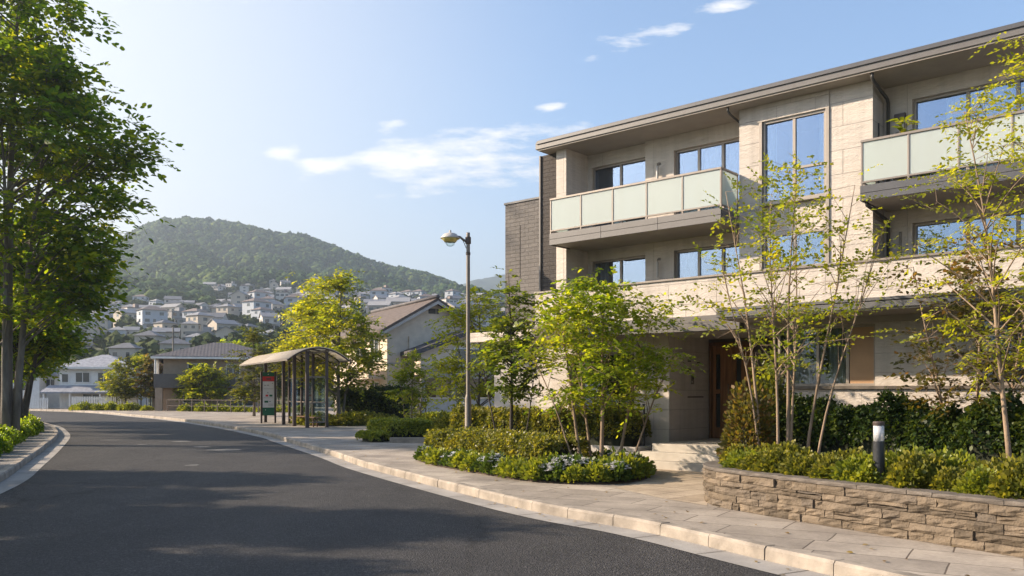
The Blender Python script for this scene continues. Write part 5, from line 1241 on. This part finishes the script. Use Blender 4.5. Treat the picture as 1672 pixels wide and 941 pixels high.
# broad trees standing between the far houses and the slope
t3=None; rd=random.Random(31)
for i,(px,t,h_) in enumerate([(70,104,7),(108,110,6),(150,112,5),(205,112,5.5),(232,120,5),(430,100,7.5),(455,105,6.5),(478,112,6),(655,76,7.6),(640,80,7.2),(560,92,6.5),(600,85,5.5),(775,62,4.4),(800,66,5.2),(820,60,4.5),(745,70,4.5)]):
    x,y=AT(px,t)
    if t3 is None: t3=o=make_tree('broadleaf_tree','',(x,y,0),6.5,[(0,1.6),(.35,2.6),(.7,2.0),(1,.5)],1.4,60,11,M['lf_olive'],M['bark'],.38,1.0,8,seed=81,cs=.5,r0=.14,twig=.014,group='broad trees between the far houses')
    else: o=copy_tree(t3)
    o.location=(x,y,0); s=h_/6.5; o.scale=(s,s,s); o.rotation_euler=(0,0,rd.random()*6)
    o['label']=['broad tree left of the white hip roofed house','broad tree behind the white house roof','broad tree right behind the white house','broad tree behind the far picket fence','broad tree left of the utility pole','broad tree behind the bus stop sign','broad tree left behind the bus shelter roof','broad tree behind the left end of the shelter roof','treetop above the beige gable roof','treetop left above the beige gable roof','broad tree behind the shelter glass','broad tree left of the beige gabled house','broad tree right of the beige gabled house','broad tree behind the street lamp','broad tree left of the brown stair tower','broad tree behind the beige gable'][i]

# ------------------------------------------------------------------ sky, sun, haze, camera
EL,SX,SY=R(26.0),-.995,.10
w=bpy.data.worlds.new('World'); scene.world=w; w.use_nodes=True; nt=w.node_tree; nt.nodes.clear()
sky=nt.nodes.new('ShaderNodeTexSky'); sky.sky_type='NISHITA'; sky.sun_disc=False; sky.sun_elevation=EL; sky.sun_rotation=math.atan2(SX,SY); sky.air_density=1.0; sky.dust_density=1.3; sky.ozone_density=2.2; sky.altitude=50
tc=nt.nodes.new('ShaderNodeTexCoord'); sp=nt.nodes.new('ShaderNodeSeparateXYZ'); L(nt,tc.outputs['Generated'],sp.inputs[0])
yy=math_(nt,'MAXIMUM',sp.outputs[1],.02); az=math_(nt,'DIVIDE',sp.outputs[0],yy); el=math_(nt,'DIVIDE',sp.outputs[2],yy)
cb=nt.nodes.new('ShaderNodeCombineXYZ'); L(nt,az,cb.inputs[0]); L(nt,el,cb.inputs[1])
def mp(vec,sc,loc=(0,0,0),rot=(0,0,0)):
    m_=nt.nodes.new('ShaderNodeMapping'); m_.inputs['Scale'].default_value=sc; m_.inputs['Location'].default_value=loc; m_.inputs['Rotation'].default_value=rot; L(nt,vec,m_.inputs[0]); return m_.outputs[0]
n1=noise(nt,mp(cb.outputs[0],(9,34,1),rot=(0,0,R(-9))),1.0,10,.66); 
def blob(cx,cy,rx,ry,rot=0):
    m_=mp(cb.outputs[0],(1,1,1),(-cx,-cy,0)); m2=nt.nodes.new('ShaderNodeVectorRotate'); m2.rotation_type='Z_AXIS'; m2.inputs['Angle'].default_value=-rot; L(nt,m_,m2.inputs[0])
    m3=nt.nodes.new('ShaderNodeVectorMath'); m3.operation='MULTIPLY'; m3.inputs[1].default_value=(1/rx,1/ry,0); L(nt,m2.outputs[0],m3.inputs[0])
    ln=nt.nodes.new('ShaderNodeVectorMath'); ln.operation='LENGTH'; L(nt,m3.outputs[0],ln.inputs[0])
    return math_(nt,'SUBTRACT',1.0,ln.outputs['Value'],True)
def KE(px,py): return ((px-CX)/F,(HY-py)/F)
mask=None
for (px,py,rx,ry,rot,amp) in [(705,262,260,62,7,1.0),(830,225,190,38,10,.75),(860,290,150,30,8,.6),(640,205,45,20,25,.7),(465,248,42,20,5,.85),(545,275,110,28,3,.8),(1050,55,120,24,14,.8),(1100,44,55,16,12,.8),(1185,8,70,16,12,.8),(895,178,40,12,12,.7),(960,95,40,10,10,.5),(1020,66,45,18,10,.8)]:
    k=KE(px,py); b=math_(nt,'MULTIPLY',blob(k[0],k[1],rx/F,ry/F,R(rot)),amp); mask=b if mask is None else math_(nt,'MAXIMUM',mask,b)
msk=math_(nt,'POWER',mask,.6)
cl=math_(nt,'ADD',math_(nt,'MULTIPLY',msk,.58),math_(nt,'MULTIPLY',math_(nt,'SUBTRACT',n1.outputs[0],.68),1.5))
cl=math_(nt,'MULTIPLY',cl,3.2,True)
cl=math_(nt,'MULTIPLY',cl,.95)
SKYC=(5.0,4.85,4.65)
front=math_(nt,'GREATER_THAN',sp.outputs[1],.05); cl=math_(nt,'MULTIPLY',cl,front)
# milky glow of the low sun to the left and a pale horizon
gd=nt.nodes.new('ShaderNodeVectorMath'); gd.operation='DOT_PRODUCT'; gd.inputs[1].default_value=Vector((-.80,.58,.15)).normalized(); L(nt,tc.outputs['Generated'],gd.inputs[0])
gr=nt.nodes.new('ShaderNodeMapRange'); gr.interpolation_type='SMOOTHSTEP'; gr.inputs['From Min'].default_value=.5; gr.inputs['From Max'].default_value=1.0; gr.inputs['To Max'].default_value=.85; L(nt,gd.outputs['Value'],gr.inputs['Value'])
hr=nt.nodes.new('ShaderNodeMapRange'); hr.interpolation_type='SMOOTHSTEP'; hr.inputs['From Min'].default_value=.30; hr.inputs['From Max'].default_value=.0; hr.inputs['To Max'].default_value=.6; L(nt,sp.outputs[2],hr.inputs['Value'])
gl=math_(nt,'SUBTRACT',1.0,math_(nt,'MULTIPLY',math_(nt,'SUBTRACT',1.0,gr.outputs[0]),math_(nt,'SUBTRACT',1.0,hr.outputs[0])))
skyg=mixc(nt,gl,sky.outputs[0],(3.5,3.42,3.28))
mixn=mixc(nt,cl,skyg,SKYC)
bg=nt.nodes.new('ShaderNodeBackground'); bg.inputs[1].default_value=.105; L(nt,mixn,bg.inputs[0])
wo=nt.nodes.new('ShaderNodeOutputWorld'); L(nt,bg.outputs[0],wo.inputs[0])
sl=bpy.data.lights.new('sun','SUN'); sl.energy=5.0; sl.angle=R(.8); sl.color=(1.0,.81,.61)
so=bpy.data.objects.new('sun',sl); link(so); sv=Vector((SX*math.cos(EL),SY*math.cos(EL),math.sin(EL))); so.rotation_euler=(-sv).to_track_quat('-Z','Y').to_euler(); so.location=(-30,5,40)
m,nt=newmat('haze_air'); pv=nt.nodes.new('ShaderNodeVolumePrincipled'); pv.inputs['Density'].default_value=.0004; pv.inputs['Color'].default_value=(.70,.84,1.0,1); pv.inputs['Anisotropy'].default_value=.6
o_=nt.nodes.new('ShaderNodeOutputMaterial'); L(nt,pv.outputs[0],o_.inputs['Volume'])
hz=MB(); hz.box(-2600,2600,-260,2720,-1.1,360); hz=hz.build('haze',m); tag(hz,kind='stuff'); hz.display_type='WIRE'
for ob in bpy.data.objects:
    if ob.name=='ground': ob.data.vertices.foreach_set('co',np.array([(-2550,-240,-.06),(2550,-240,-.06),(2550,2650,-.06),(-2550,2650,-.06)],dtype=np.float32).ravel()); ob.data.update()
cam=bpy.data.cameras.new('camera'); cam.sensor_width=36; cam.lens=F/1672*36; cam.shift_y=(HY-470.5)/1672; cam.clip_end=6000; cam.clip_start=.1
co=bpy.data.objects.new('camera',cam); link(co); co.location=(0,0,CZ); co.rotation_euler=(R(90),0,0); scene.camera=co
scene.view_settings.view_transform='Standard'; scene.view_settings.look='None'; scene.view_settings.exposure=1.4; scene.view_settings.gamma=1
scene.cycles.use_denoising=True
scene.cycles.max_bounces=10; scene.cycles.transparent_max_bounces=16; scene.cycles.volume_bounces=0
